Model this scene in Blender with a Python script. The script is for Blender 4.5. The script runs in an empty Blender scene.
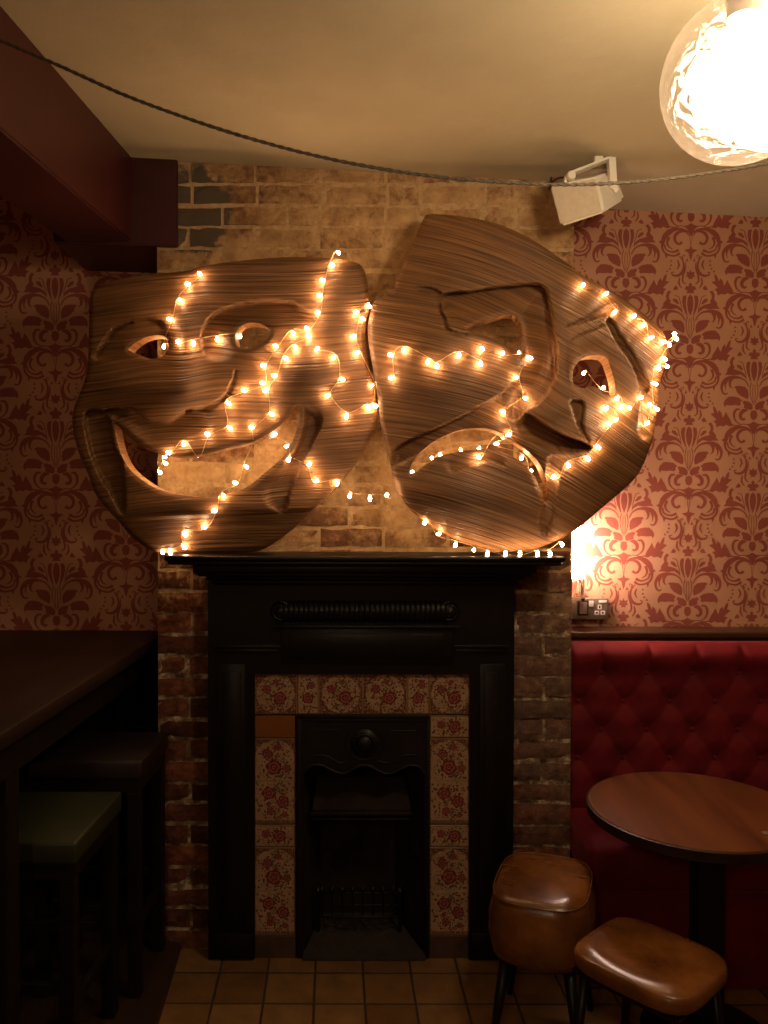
import bpy, bmesh, math, random
import numpy as np
from mathutils import Vector, Matrix
from mathutils.geometry import delaunay_2d_cdt, tessellate_polygon
rnd = random.Random(7)
SC = bpy.context.scene
COL = SC.collection
PI = math.pi

# ------------------------------------------------------------------ camera
F = 800.0
CAM_H = 1.633
PITCH = math.radians(1.0)
ROLL = math.radians(0.14)
CAM = Vector((0, 0, CAM_H))
FW = Vector((0, math.cos(PITCH), -math.sin(PITCH)))
U0 = Vector((0, math.sin(PITCH), math.cos(PITCH)))
R0 = Vector((1, 0, 0))
RT = R0*math.cos(ROLL) + U0*math.sin(ROLL)
UP = U0*math.cos(ROLL) - R0*math.sin(ROLL)

def at(px, py, Y):
    """point of the photograph's ray at distance Y in front of the camera"""
    d = FW*F + RT*(px-384) - UP*(py-512)
    return CAM + d*(Y/d.y)

def atz(px, py, z):
    d = FW*F + RT*(px-384) - UP*(py-512)
    return CAM + d*((z-CAM_H)/d.z)

cam_data = bpy.data.cameras.new('camera')
cam = bpy.data.objects.new('camera', cam_data)
COL.objects.link(cam)
cam_data.sensor_fit = 'HORIZONTAL'
cam_data.sensor_width = 36
cam_data.lens = F/768*36
cam_data.clip_start = 0.02
M = Matrix.Identity(4)
for i, v in enumerate((RT, UP, -FW)):
    for j in range(3):
        M[j][i] = v[j]
M.translation = CAM
cam.matrix_world = M
SC.camera = cam

# ------------------------------------------------------------------ materials
def lin(c):
    return tuple(((x/12.92) if x <= .04045 else ((x+.055)/1.055)**2.4) for x in c) + (1,)

class Mat:
    def __init__(s, name, base=(.5, .5, .5), rough=.6, metal=0, spec=.5):
        s.m = bpy.data.materials.new(name)
        s.m.use_nodes = True
        s.nt = s.m.node_tree
        s.b = s.nt.nodes['Principled BSDF']
        s.b.inputs['Base Color'].default_value = (*base, 1)
        s.b.inputs['Roughness'].default_value = rough
        s.b.inputs['Metallic'].default_value = metal
        s.b.inputs['Specular IOR Level'].default_value = spec
    def n(s, t, **kw):
        nd = s.nt.nodes.new(t)
        for k, v in kw.items():
            if k.startswith('i_'):
                nd.inputs[k[2:].replace('_', ' ')].default_value = v
            else:
                setattr(nd, k, v)
        return nd
    def l(s, a, b):
        s.nt.links.new(a, b)
    def coord(s, which='Object', scale=(1, 1, 1), rot=(0, 0, 0)):
        tc = s.n('ShaderNodeTexCoord')
        mp = s.n('ShaderNodeMapping')
        mp.inputs['Scale'].default_value = scale
        mp.inputs['Rotation'].default_value = rot
        s.l(tc.outputs[which], mp.inputs['Vector'])
        return mp.outputs[0]
    def noise(s, vec, scale=5, detail=4, rough=.55, dist=0):
        nd = s.n('ShaderNodeTexNoise')
        nd.inputs['Scale'].default_value = scale
        nd.inputs['Detail'].default_value = detail
        nd.inputs['Roughness'].default_value = rough
        nd.inputs['Distortion'].default_value = dist
        s.l(vec, nd.inputs['Vector'])
        return nd.outputs['Fac']
    def ramp(s, fac, stops):
        r = s.n('ShaderNodeValToRGB')
        els = r.color_ramp.elements
        while len(els) < len(stops):
            els.new(.5)
        for e, (p, c) in zip(els, stops):
            e.position = p
            e.color = (*c, 1) if len(c) == 3 else c
        s.l(fac, r.inputs[0])
        return r.outputs[0]
    def mix(s, fac, a, b, mode='MIX'):
        m = s.n('ShaderNodeMix', data_type='RGBA', blend_type=mode)
        for k, v in ((0, fac), (6, a), (7, b)):
            if isinstance(v, (int, float)):
                m.inputs[k].default_value = v
            elif isinstance(v, tuple):
                m.inputs[k].default_value = (*v, 1) if len(v) == 3 else v
            else:
                s.l(v, m.inputs[k])
        return m.outputs[2]
    def col(s, c):
        s.l(c, s.b.inputs['Base Color'])
    def bump(s, h, strength=.5, dist=.01):
        b = s.n('ShaderNodeBump')
        b.inputs['Strength'].default_value = strength
        b.inputs['Distance'].default_value = dist
        s.l(h, b.inputs['Height'])
        s.l(b.outputs[0], s.b.inputs['Normal'])
        return b

def simple(name, base, rough=.5, metal=0, var=.25, scale=12, bump=.1, spec=.5):
    """plain coloured material with a little procedural variation"""
    m = Mat(name, base, rough, metal, spec)
    v = m.coord('Object')
    f = m.noise(v, scale, 5)
    m.col(m.ramp(f, [(.3, tuple(c*(1-var) for c in base)), (.7, tuple(min(1, c*(1+var)) for c in base))]))
    if bump:
        m.bump(m.noise(v, scale*8, 3), bump, .002)
    return m.m

# wood of the masks : thin laminations that follow the UV's v
def mask_wood():
    m = Mat('laminated_wood', rough=.5, spec=.35)
    v = m.coord('UV', (2.6, 88, 1))
    f1 = m.noise(v, 1.0, 3, .6)
    v2 = m.coord('UV', (2.0, 165, 1))
    f2 = m.noise(v2, 1.0, 2, .6)
    v3 = m.coord('UV', (3, 9, 1))
    f3 = m.noise(v3, 1.4, 3)
    c = m.ramp(f1, [(.28, (.12, .050, .018)), (.44, (.19, .084, .031)), (.58, (.25, .118, .045)), (.76, (.34, .175, .072))])
    lines = m.ramp(f2, [(.36, (.22, .19, .16)), (.47, (.85, .85, .85)), (.62, (1.0, 1.0, 1.0)), (.72, (1.4, 1.35, 1.25))])
    c = m.mix(.7, c, lines, 'MULTIPLY')
    c = m.mix(.5, c, m.ramp(f3, [(.3, (.62, .6, .55)), (.7, (1.15, 1.1, 1.05))]), 'MULTIPLY')
    m.col(c)
    add = m.n('ShaderNodeMath', operation='ADD')
    m.l(f1, add.inputs[0]); m.l(f2, add.inputs[1])
    m.bump(add.outputs[0], .9, .005)
    return m.m

def ply_edge():
    m = Mat('cut_wood_edge', rough=.55, spec=.3)
    v = m.coord('Object', (8, 8, 260))
    f = m.noise(v, 1, 2)
    m.col(m.ramp(f, [(.35, (.19, .085, .032)), (.55, (.38, .19, .075)), (.7, (.48, .26, .11))]))
    m.bump(f, .5, .003)
    return m.m

def brick_mat():
    m = Mat('worn_brick', rough=.85, spec=.2)
    g = m.n('ShaderNodeNewGeometry')
    v = m.coord('Object')
    big = m.noise(v, 3.2, 6, .62, .3)
    fine = m.noise(v, 34, 5, .65)
    att = m.n('ShaderNodeAttribute', attribute_name='tone')
    red = m.ramp(fine, [(.25, (.06, .022, .013)), (.5, (.17, .06, .031)), (.75, (.27, .12, .07))])
    red = m.mix(.9, red, m.ramp(att.outputs['Fac'], [(0, (.45, .4, .4)), (.5, (1, 1, 1)), (1, (1.3, 1.05, .85))]), 'MULTIPLY')
    # leftover cream distemper: strong on the upper breast, patchy below
    sep = m.n('ShaderNodeSeparateXYZ'); m.l(v, sep.inputs[0])
    hz = m.n('ShaderNodeMapRange'); m.l(sep.outputs['Z'], hz.inputs['Value'])
    hz.inputs['From Min'].default_value = .9; hz.inputs['From Max'].default_value = 1.55
    hz.inputs['To Min'].default_value = -.22; hz.inputs['To Max'].default_value = .15
    a = m.n('ShaderNodeMath', operation='ADD'); m.l(big, a.inputs[0]); m.l(hz.outputs[0], a.inputs[1])
    f2 = m.n('ShaderNodeMath', operation='MULTIPLY_ADD'); m.l(fine, f2.inputs[0]); f2.inputs[1].default_value = .55; m.l(a.outputs[0], f2.inputs[2])
    f3 = m.n('ShaderNodeMath', operation='MULTIPLY_ADD'); m.l(att.outputs['Fac'], f3.inputs[0]); f3.inputs[1].default_value = .16; m.l(f2.outputs[0], f3.inputs[2])
    fac = m.ramp(f3.outputs[0], [(.83, (0, 0, 0)), (1.0, (1, 1, 1))])
    cream = m.ramp(m.noise(v, 9, 5, .7), [(.3, (.36, .20, .088)), (.55, (.55, .345, .165)), (.8, (.70, .49, .26))])
    upm = m.n('ShaderNodeMapRange'); m.l(sep.outputs['Z'], upm.inputs['Value'])
    upm.inputs['From Min'].default_value = 1.3; upm.inputs['From Max'].default_value = 1.6; upm.inputs['To Min'].default_value = 0; upm.inputs['To Max'].default_value = .65
    red = m.mix(upm.outputs[0], red, m.mix(.6, red, (.44, .235, .105)))
    c = m.mix(fac, red, cream)
    c = m.mix(.75, c, m.ramp(m.noise(v, 7, 7, .72, .8), [(.36, (.42, .33, .26)), (.50, (.9, .87, .84)), (.58, (1.05, 1.03, 1)), (.75, (1.2, 1.17, 1.1))]), 'MULTIPLY')
    # soot-grey patch left in the top corner and greyed low bricks on the right
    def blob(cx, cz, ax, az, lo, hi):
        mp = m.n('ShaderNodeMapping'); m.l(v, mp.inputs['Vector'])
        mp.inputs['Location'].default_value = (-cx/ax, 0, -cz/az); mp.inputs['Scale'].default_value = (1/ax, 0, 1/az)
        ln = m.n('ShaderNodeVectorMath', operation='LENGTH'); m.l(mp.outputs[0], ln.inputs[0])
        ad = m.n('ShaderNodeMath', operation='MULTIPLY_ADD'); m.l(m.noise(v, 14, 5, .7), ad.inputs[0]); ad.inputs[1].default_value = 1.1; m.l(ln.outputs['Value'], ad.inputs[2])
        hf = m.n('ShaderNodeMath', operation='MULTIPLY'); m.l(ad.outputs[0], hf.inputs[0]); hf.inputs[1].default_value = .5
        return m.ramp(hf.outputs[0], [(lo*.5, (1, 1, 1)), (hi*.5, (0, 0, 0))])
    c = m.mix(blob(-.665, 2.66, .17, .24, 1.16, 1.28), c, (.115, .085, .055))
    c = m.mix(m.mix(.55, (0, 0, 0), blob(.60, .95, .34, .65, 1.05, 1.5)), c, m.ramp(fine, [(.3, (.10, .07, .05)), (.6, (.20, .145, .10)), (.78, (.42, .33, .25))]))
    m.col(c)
    m.bump(m.noise(v, 48, 7, .75), .9, .009)
    return m.m

def mortar_mat():
    m = Mat('crumbling_mortar', rough=.95, spec=.1)
    v = m.coord('Object')
    f = m.noise(v, 45, 6, .7)
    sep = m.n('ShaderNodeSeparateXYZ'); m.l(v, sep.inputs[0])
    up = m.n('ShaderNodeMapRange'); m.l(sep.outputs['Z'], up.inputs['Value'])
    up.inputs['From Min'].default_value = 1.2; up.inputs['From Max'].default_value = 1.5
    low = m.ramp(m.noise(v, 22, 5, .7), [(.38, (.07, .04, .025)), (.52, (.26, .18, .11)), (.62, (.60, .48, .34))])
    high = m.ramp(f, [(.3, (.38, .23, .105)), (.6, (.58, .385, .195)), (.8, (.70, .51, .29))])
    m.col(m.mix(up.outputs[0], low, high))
    m.bump(f, .8, .008)
    return m.m

def plaster_mat():
    m = Mat('ceiling_plaster', rough=.8, spec=.2)
    v = m.coord('Object')
    f = m.noise(v, 1.6, 5, .6)
    m.col(m.ramp(f, [(.3, (.37, .31, .20)), (.7, (.46, .385, .255))]))
    m.bump(m.noise(v, 6, 6, .6), .25, .02)
    return m.m

def paper_mat(name, base, dark=0.8):
    m = Mat(name, rough=.62, spec=.3)
    v = m.coord('Object')
    f = m.noise(v, 5, 4)
    fine = m.noise(m.coord('Object', (60, 60, 500)), 2, 2)
    c = m.ramp(f, [(.3, tuple(x*dark for x in base)), (.7, base)])
    m.col(m.mix(.25, c, m.ramp(fine, [(.3, (.7, .7, .7)), (.7, (1.1, 1.1, 1.1))]), 'MULTIPLY'))
    m.bump(fine, .15, .001)
    return m.m

def floor_tile_mat():
    m = Mat('quarry_tiles', rough=.5, spec=.35)
    tc = m.n('ShaderNodeTexCoord')
    sep = m.n('ShaderNodeSeparateXYZ'); m.l(tc.outputs['Object'], sep.inputs[0])
    sh = m.n('ShaderNodeMath', operation='MULTIPLY_ADD'); m.l(sep.outputs['Y'], sh.inputs[0]); sh.inputs[1].default_value = .062; m.l(sep.outputs['X'], sh.inputs[2])
    def grid(sock, period, off):
        a = m.n('ShaderNodeMath', operation='ADD'); m.l(sock, a.inputs[0]); a.inputs[1].default_value = off
        b = m.n('ShaderNodeMath', operation='DIVIDE'); m.l(a.outputs[0], b.inputs[0]); b.inputs[1].default_value = period
        fr = m.n('ShaderNodeMath', operation='FRACT'); m.l(b.outputs[0], fr.inputs[0])
        s_ = m.n('ShaderNodeMath', operation='SUBTRACT'); m.l(fr.outputs[0], s_.inputs[0]); s_.inputs[1].default_value = .5
        ab = m.n('ShaderNodeMath', operation='ABSOLUTE'); m.l(s_.outputs[0], ab.inputs[0])
        fl = m.n('ShaderNodeMath', operation='FLOOR'); m.l(b.outputs[0], fl.inputs[0])
        return ab.outputs[0], fl.outputs[0]
    gx, ix = grid(sh.outputs[0], .1645, TILE_OX)
    gy, iy = grid(sep.outputs['Y'], .167, TILE_OY)
    mx = m.n('ShaderNodeMath', operation='MAXIMUM'); m.l(gx, mx.inputs[0]); m.l(gy, mx.inputs[1])
    v = m.coord('Object')
    wob = m.n('ShaderNodeMath', operation='MULTIPLY_ADD'); m.l(m.noise(v, 30, 3), wob.inputs[0]); wob.inputs[1].default_value = .02; m.l(mx.outputs[0], wob.inputs[2])
    grout = m.ramp(wob.outputs[0], [(.480, (0, 0, 0)), (.493, (1, 1, 1))])
    cmb = m.n('ShaderNodeCombineXYZ'); m.l(ix, cmb.inputs[0]); m.l(iy, cmb.inputs[1])
    wn = m.n('ShaderNodeTexWhiteNoise', noise_dimensions='2D'); m.l(cmb.outputs[0], wn.inputs['Vector'])
    base = m.ramp(wn.outputs['Value'], [(0, (.17, .080, .026)), (.5, (.215, .108, .038)), (1, (.26, .14, .052))])
    base = m.mix(.6, base, m.ramp(m.noise(v, 11, 6, .65), [(.3, (.4, .36, .3)), (.65, (1.1, 1.1, 1.1))]), 'MULTIPLY')
    m.col(m.mix(grout, base, (.045, .028, .018)))
    inv = m.n('ShaderNodeMath', operation='SUBTRACT'); inv.inputs[0].default_value = 1; m.l(grout, inv.inputs[1])
    m.bump(inv.outputs[0], .6, .004)
    return m.m

def wood_mat(name, dark, light, rough=.35, scale=(1.2, 14, 14), rot=(0, 0, 0), spec=.5):
    m = Mat(name, rough=rough, spec=spec)
    v = m.coord('Object', scale, rot)
    f = m.noise(v, 1.6, 6, .6, .6)
    m.col(m.ramp(f, [(.3, dark), (.68, light)]))
    m.bump(f, .1, .002)
    return m.m

def leather_mat():
    m = Mat('tan_leather', rough=.27, spec=.5)
    v = m.coord('Object')
    f = m.noise(v, 7, 5, .6)
    m.col(m.ramp(f, [(.28, (.060, .018, .004)), (.5, (.135, .046, .009)), (.75, (.24, .09, .019))]))
    vo = m.n('ShaderNodeTexVoronoi'); vo.inputs['Scale'].default_value = 160; m.l(v, vo.inputs['Vector'])
    m.bump(vo.outputs['Distance'], .15, .001)
    return m.m

def velvet_mat():
    m = Mat('red_velvet', rough=.75, spec=.25)
    v = m.coord('Object')
    f = m.noise(v, 9, 4)
    m.col(m.ramp(f, [(.3, (.10, .003, .006)), (.7, (.16, .005, .009))]))
    m.b.inputs['Sheen Weight'].default_value = .35
    m.b.inputs['Sheen Roughness'].default_value = .4
    m.b.inputs['Sheen Tint'].default_value = (1, .2, .2, 1)
    m.bump(m.noise(v, 260, 2), .12, .001)
    return m.m

def emit(name, color, strength):
    m = bpy.data.materials.new(name)
    m.use_nodes = True
    nt = m.node_tree
    b = nt.nodes['Principled BSDF']
    b.inputs['Base Color'].default_value = (*color, 1)
    b.inputs['Emission Color'].default_value = (*color, 1)
    b.inputs['Emission Strength'].default_value = strength
    return m

def glass_mat():
    """crackled clear glass, thin: mostly lets light through, with veins that scatter it"""
    m = Mat('crackle_glass', rough=.08)
    nt = m.nt
    out = nt.nodes['Material Output']
    v = m.coord('Object')
    vo = m.n('ShaderNodeTexVoronoi', feature='DISTANCE_TO_EDGE'); vo.inputs['Scale'].default_value = 26
    dn = m.n('ShaderNodeTexNoise'); dn.inputs['Scale'].default_value = 9; dn.inputs['Detail'].default_value = 4; m.l(v, dn.inputs['Vector'])
    mixv = m.n('ShaderNodeMix', data_type='VECTOR'); mixv.inputs[0].default_value = .12
    m.l(v, mixv.inputs[4]); m.l(dn.outputs['Color'], mixv.inputs[5]); m.l(mixv.outputs[1], vo.inputs['Vector'])
    veins = m.ramp(vo.outputs['Distance'], [(.0, (1, 1, 1)), (.07, (.15, .15, .15)), (.3, (0.03, .03, .03))])
    bmp = m.n('ShaderNodeBump'); bmp.inputs['Strength'].default_value = .8; bmp.inputs['Distance'].default_value = .006
    m.l(vo.outputs['Distance'], bmp.inputs['Height'])
    tr = m.n('ShaderNodeBsdfTransparent'); tr.inputs[0].default_value = (.93, .90, .86, 1)
    tl = m.n('ShaderNodeBsdfTranslucent'); tl.inputs[0].default_value = (.30, .24, .19, 1); m.l(bmp.outputs[0], tl.inputs['Normal'])
    gl = m.n('ShaderNodeBsdfGlossy'); gl.inputs['Roughness'].default_value = .12; m.l(bmp.outputs[0], gl.inputs['Normal'])
    add = m.n('ShaderNodeMixShader'); add.inputs[0].default_value = .6
    m.l(tl.outputs[0], add.inputs[1]); m.l(gl.outputs[0], add.inputs[2])
    lw = m.n('ShaderNodeLayerWeight'); lw.inputs['Blend'].default_value = .25
    s1 = m.n('ShaderNodeMath', operation='MULTIPLY_ADD'); m.l(lw.outputs['Facing'], s1.inputs[0]); s1.inputs[1].default_value = .22; s1.inputs[2].default_value = .07
    s2 = m.n('ShaderNodeMath', operation='MULTIPLY_ADD'); m.l(veins, s2.inputs[0]); s2.inputs[1].default_value = .10; m.l(s1.outputs[0], s2.inputs[2]); s2.use_clamp = True
    mx = m.n('ShaderNodeMixShader'); m.l(s2.outputs[0], mx.inputs[0]); m.l(tr.outputs[0], mx.inputs[1]); m.l(add.outputs[0], mx.inputs[2])
    m.l(mx.outputs[0], out.inputs['Surface'])
    return m.m

def clear_mat(name='clear_plastic', fac=.18, rough=.1):
    m = Mat(name)
    out = m.nt.nodes['Material Output']
    tr = m.n('ShaderNodeBsdfTransparent')
    gl = m.n('ShaderNodeBsdfGlossy'); gl.inputs['Roughness'].default_value = rough
    mx = m.n('ShaderNodeMixShader'); mx.inputs[0].default_value = fac
    m.l(tr.outputs[0], mx.inputs[1]); m.l(gl.outputs[0], mx.inputs[2]); m.l(mx.outputs[0], out.inputs['Surface'])
    return m.m

# tile grid phase: a joint passes photo pixel (315,958) and a row joint (340,973)
_p = atz(315.5, 965, 0); TILE_OX = .1645*.5 - (_p.x + .062*_p.y) + 10*.1645 - .1645*.5
_p = atz(340, 973, 0); TILE_OY = -_p.y + 30*.167

WOODM = mask_wood(); EDGE = ply_edge(); BRICK = brick_mat(); MORTAR = mortar_mat(); PLASTER = plaster_mat()
PAPER_L = paper_mat('wallpaper_ground', (.52, .255, .145)); PRINT = paper_mat('wallpaper_flock', (.285, .068, .046))
TILEF = floor_tile_mat()
BLACKW = simple('black_painted_wood', (.005, .0035, .003), .38, var=.3, scale=6, bump=.15, spec=.25)
IRON = simple('black_cast_iron', (.008, .006, .0055), .45, metal=.1, var=.4, scale=9, bump=.3, spec=.3)
SOOT = simple('sooty_firebrick', (.018, .011, .008), .9, var=.5, scale=14, bump=.8, spec=.2)
REDP = simple('oxblood_gloss_paint', (.046, .0065, .005), .42, var=.15, scale=4, bump=.05)
DARKW = wood_mat('dark_stained_wood', (.010, .0045, .003), (.026, .011, .006), .45, (14, 1.2, 14), spec=.25)
DARKW2 = wood_mat('dark_stool_wood', (.0045, .003, .002), (.011, .006, .004), .5, spec=.2)
RAILW = wood_mat('brown_varnished_rail', (.025, .010, .005), (.06, .022, .010), .35)
TABLEW = wood_mat('warm_veneer', (.06, .018, .006), (.135, .045, .014), .28, (7, .8, 7), (0, 0, -.7))
FLOORW = wood_mat('brown_floor_boards', (.018, .008, .004), (.042, .018, .008), .5, (14, 1.2, 14))
GREENL = simple('olive_green_vinyl', (.017, .019, .005), .5, var=.2, scale=7, bump=.2)
BROWNL = simple('oxblood_stool_vinyl', (.012, .005, .004), .5, var=.2, scale=7, bump=.2)
LEATHER = leather_mat(); VELVET = velvet_mat()
BLACKM = simple('black_steel', (.010, .009, .009), .4, metal=.6, var=.2, bump=.05)
WHITEP = simple('cream_white_plastic', (.80, .74, .62), .45, var=.04, scale=4, bump=.05)
GRILLE = simple('speaker_grille_cloth', (.60, .48, .35), .6, var=.08, scale=60, bump=.4)
CABLE = simple('braided_brown_flex', (.065, .045, .024), .7, var=.5, scale=120, bump=.5)
WIRE = simple('clear_copper_wire', (.62, .38, .20), .3, metal=.5, var=.1, bump=0)
STEEL = simple('brushed_steel', (.30, .23, .17), .35, metal=.6, var=.1, scale=30, bump=.05)
WHITE2 = simple('white_switch', (.75, .62, .52), .4, var=.03, bump=0)
BLACKP = simple('black_plastic', (.018, .014, .013), .4, var=.1, bump=0)
PLUGM = simple('grey_plug', (.28, .19, .16), .5, var=.1, bump=0)
CLEAR = clear_mat()
GLASS = glass_mat()
CERAM = simple('cream_glazed_tile', (.36, .225, .135), .25, var=.15, scale=30, bump=.03)
ORANGE = simple('plain_orange_tile', (.21, .068, .014), .3, var=.1, scale=8, bump=.03)
CRIM = simple('crimson_print', (.155, .022, .022), .25, var=.25, scale=90, bump=0)
PINK = simple('rose_pink_print', (.27, .10, .078), .25, var=.2, scale=90, bump=0)
LEAFM = simple('grey_green_print', (.075, .065, .036), .25, var=.25, scale=90, bump=0)
BROWNP = simple('brown_line_print', (.105, .045, .026), .25, var=.2, scale=90, bump=0)
OCHRE = simple('ochre_line_print', (.26, .145, .055), .25, var=.1, scale=90, bump=0)
PLINTH = simple('brown_slate', (.06, .032, .018), .6, var=.4, scale=14, bump=.4)
ASH = simple('ash_covered_stone', (.028, .018, .010), .9, var=.5, scale=14, bump=.6)
BULB = emit('warm_fairy_bulb', (1, .62, .32), 120); BULB.node_tree.nodes['Principled BSDF'].inputs['Base Color'].default_value = (1, .8, .6, 1)
GLOBE = emit('warm_bulb_glass', (1, .80, .54), 78)
TUBE = emit('white_hot_tube', (1, .74, .60), 150)

# ------------------------------------------------------------------ helpers
def link(name, mesh, parent=None):
    o = bpy.data.objects.new(name, mesh)
    COL.objects.link(o)
    if parent:
        o.parent = parent
        o.matrix_parent_inverse = Matrix.Translation(parent.location).inverted()
    return o

def tag(o, label=None, cat=None, group=None, kind=None):
    if label: o['label'] = label
    if cat: o['category'] = cat
    if group: o['group'] = group
    if kind: o['kind'] = kind
    return o

def thing(name, loc, label, cat, group=None):
    o = bpy.data.objects.new(name, None)
    o.empty_display_size = .05
    COL.objects.link(o)
    o.location = loc
    return tag(o, label, cat, group)

def mats(me, ms):
    for m in (ms if isinstance(ms, (list, tuple)) else [ms]):
        me.materials.append(m)

def bobj(name, bm, ms, parent=None, smooth=None):
    bmesh.ops.recalc_face_normals(bm, faces=bm.faces)
    me = bpy.data.meshes.new(name)
    bm.to_mesh(me); bm.free()
    mats(me, ms)
    if smooth is not None:
        for p in me.polygons: p.use_smooth = True
        me.set_sharp_from_angle(angle=math.radians(smooth))
    return link(name, me, parent)

def box(bm, x0, x1, y0, y1, z0, z1, bevel=0, seg=2, mi=0):
    vs = [bm.verts.new((x, y, z)) for x in (x0, x1) for y in (y0, y1) for z in (z0, z1)]
    fs = [bm.faces.new([vs[i] for i in q]) for q in ((0, 1, 3, 2), (4, 6, 7, 5), (0, 4, 5, 1), (2, 3, 7, 6), (0, 2, 6, 4), (1, 5, 7, 3))]
    for f in fs: f.material_index = mi
    if bevel:
        es = list({e for f in fs for e in f.edges})
        r = bmesh.ops.bevel(bm, geom=es, offset=bevel, segments=seg, affect='EDGES', profile=.5)
        for f in r['faces']: f.material_index = mi
    return fs

def hexa(bm, pts, bevel=0, seg=2):
    """8 points: bottom quad then top quad"""
    vs = [bm.verts.new(p) for p in pts]
    fs = [bm.faces.new([vs[i] for i in q]) for q in ((0, 3, 2, 1), (4, 5, 6, 7), (0, 1, 5, 4), (1, 2, 6, 5), (2, 3, 7, 6), (3, 0, 4, 7))]
    if bevel:
        bmesh.ops.bevel(bm, geom=list({e for f in fs for e in f.edges}), offset=bevel, segments=seg, affect='EDGES')

def tube(bm, pts, r, seg=8, cap=True, mi=0):
    pts = [Vector(p) for p in pts]
    rs = r if isinstance(r, (list, tuple)) else [r]*len(pts)
    rings = []
    ref = Vector((.13, .27, .95)).normalized()
    for i, p in enumerate(pts):
        t = (pts[min(i+1, len(pts)-1)] - pts[max(i-1, 0)])
        if t.length < 1e-9: t = Vector((0, 0, 1))
        t.normalize()
        a = ref - t*ref.dot(t)
        if a.length < 1e-3: a = Vector((1, 0, 0)) - t*t.x
        a.normalize(); b = t.cross(a)
        ref = a
        rings.append([bm.verts.new(p + (a*math.cos(2*PI*k/seg) + b*math.sin(2*PI*k/seg))*rs[i]) for k in range(seg)])
    for i in range(len(rings)-1):
        for k in range(seg):
            f = bm.faces.new((rings[i][k], rings[i][(k+1) % seg], rings[i+1][(k+1) % seg], rings[i+1][k]))
            f.material_index = mi; f.smooth = True
    if cap:
        bm.faces.new(rings[0][::-1]).material_index = mi
        bm.faces.new(rings[-1]).material_index = mi

def lathe(bm, prof, c, axis='Z', seg=32, mi=0):
    """prof: list of (radius, height)"""
    c = Vector(c); rings = []
    for r, h in prof:
        ring = []
        for k in range(seg):
            a = 2*PI*k/seg
            if axis == 'Z': v = Vector((r*math.cos(a), r*math.sin(a), h))
            else: v = Vector((r*math.cos(a), h, r*math.sin(a)))
            ring.append(bm.verts.new(c+v))
        rings.append(ring)
    for i in range(len(rings)-1):
        for k in range(seg):
            f = bm.faces.new((rings[i][k], rings[i][(k+1) % seg], rings[i+1][(k+1) % seg], rings[i+1][k]))
            f.material_index = mi
    bm.faces.new(rings[0][::-1]).material_index = mi
    bm.faces.new(rings[-1]).material_index = mi

def catmull(P, step, closed=False):
    P = [np.array(p, float) for p in P]
    n = len(P); out = []
    for i in range(n if closed else n-1):
        if closed: p0, p1, p2, p3 = P[i-1], P[i], P[(i+1) % n], P[(i+2) % n]
        else: p0, p1, p2, p3 = P[max(i-1, 0)], P[i], P[i+1], P[min(i+2, n-1)]
        L = np.linalg.norm((p2-p1)[:2]); k = max(1, int(round(L/step)))
        for j in range(k):
            t = j/k
            out.append(.5*((2*p1) + (-p0+p2)*t + (2*p0-5*p1+4*p2-p3)*t*t + (-p0+3*p1-3*p2+p3)*t**3))
    if not closed: out.append(P[-1])
    return np.array(out)

def inside(P, poly):
    P = np.asarray(P, float); poly = np.asarray(poly, float)
    x, y = P[:, 0], P[:, 1]; c = np.zeros(len(P), bool)
    a, b = poly, np.roll(poly, -1, 0)
    for (x0, y0), (x1, y1) in zip(a, b):
        if y0 == y1: continue
        m = ((y0 > y) != (y1 > y)) & (x < (x1-x0)*(y-y0)/(y1-y0)+x0)
        c ^= m
    return c

def dist_line(P, line, widths=None, closed=False):
    """distance to a polyline and the interpolated width there"""
    P = np.asarray(P, float); L = np.asarray(line, float)
    if closed: L = np.vstack([L, L[:1]])
    best = np.full(len(P), 1e9); bw = np.zeros(len(P))
    for i in range(len(L)-1):
        a, b = L[i], L[i+1]; d = b-a; q = d@d+1e-12
        t = np.clip(((P-a)@d)/q, 0, 1)
        dd = np.linalg.norm(P-(a+t[:, None]*d), axis=1)
        m = dd < best; best[m] = dd[m]
        if widths is not None:
            w = widths[i]*(1-t)+widths[i+1]*t; bw[m] = w[m]
    return best, bw

def sstep(x): x = np.clip(x, 0, 1); return x*x*(3-2*x)

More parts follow.
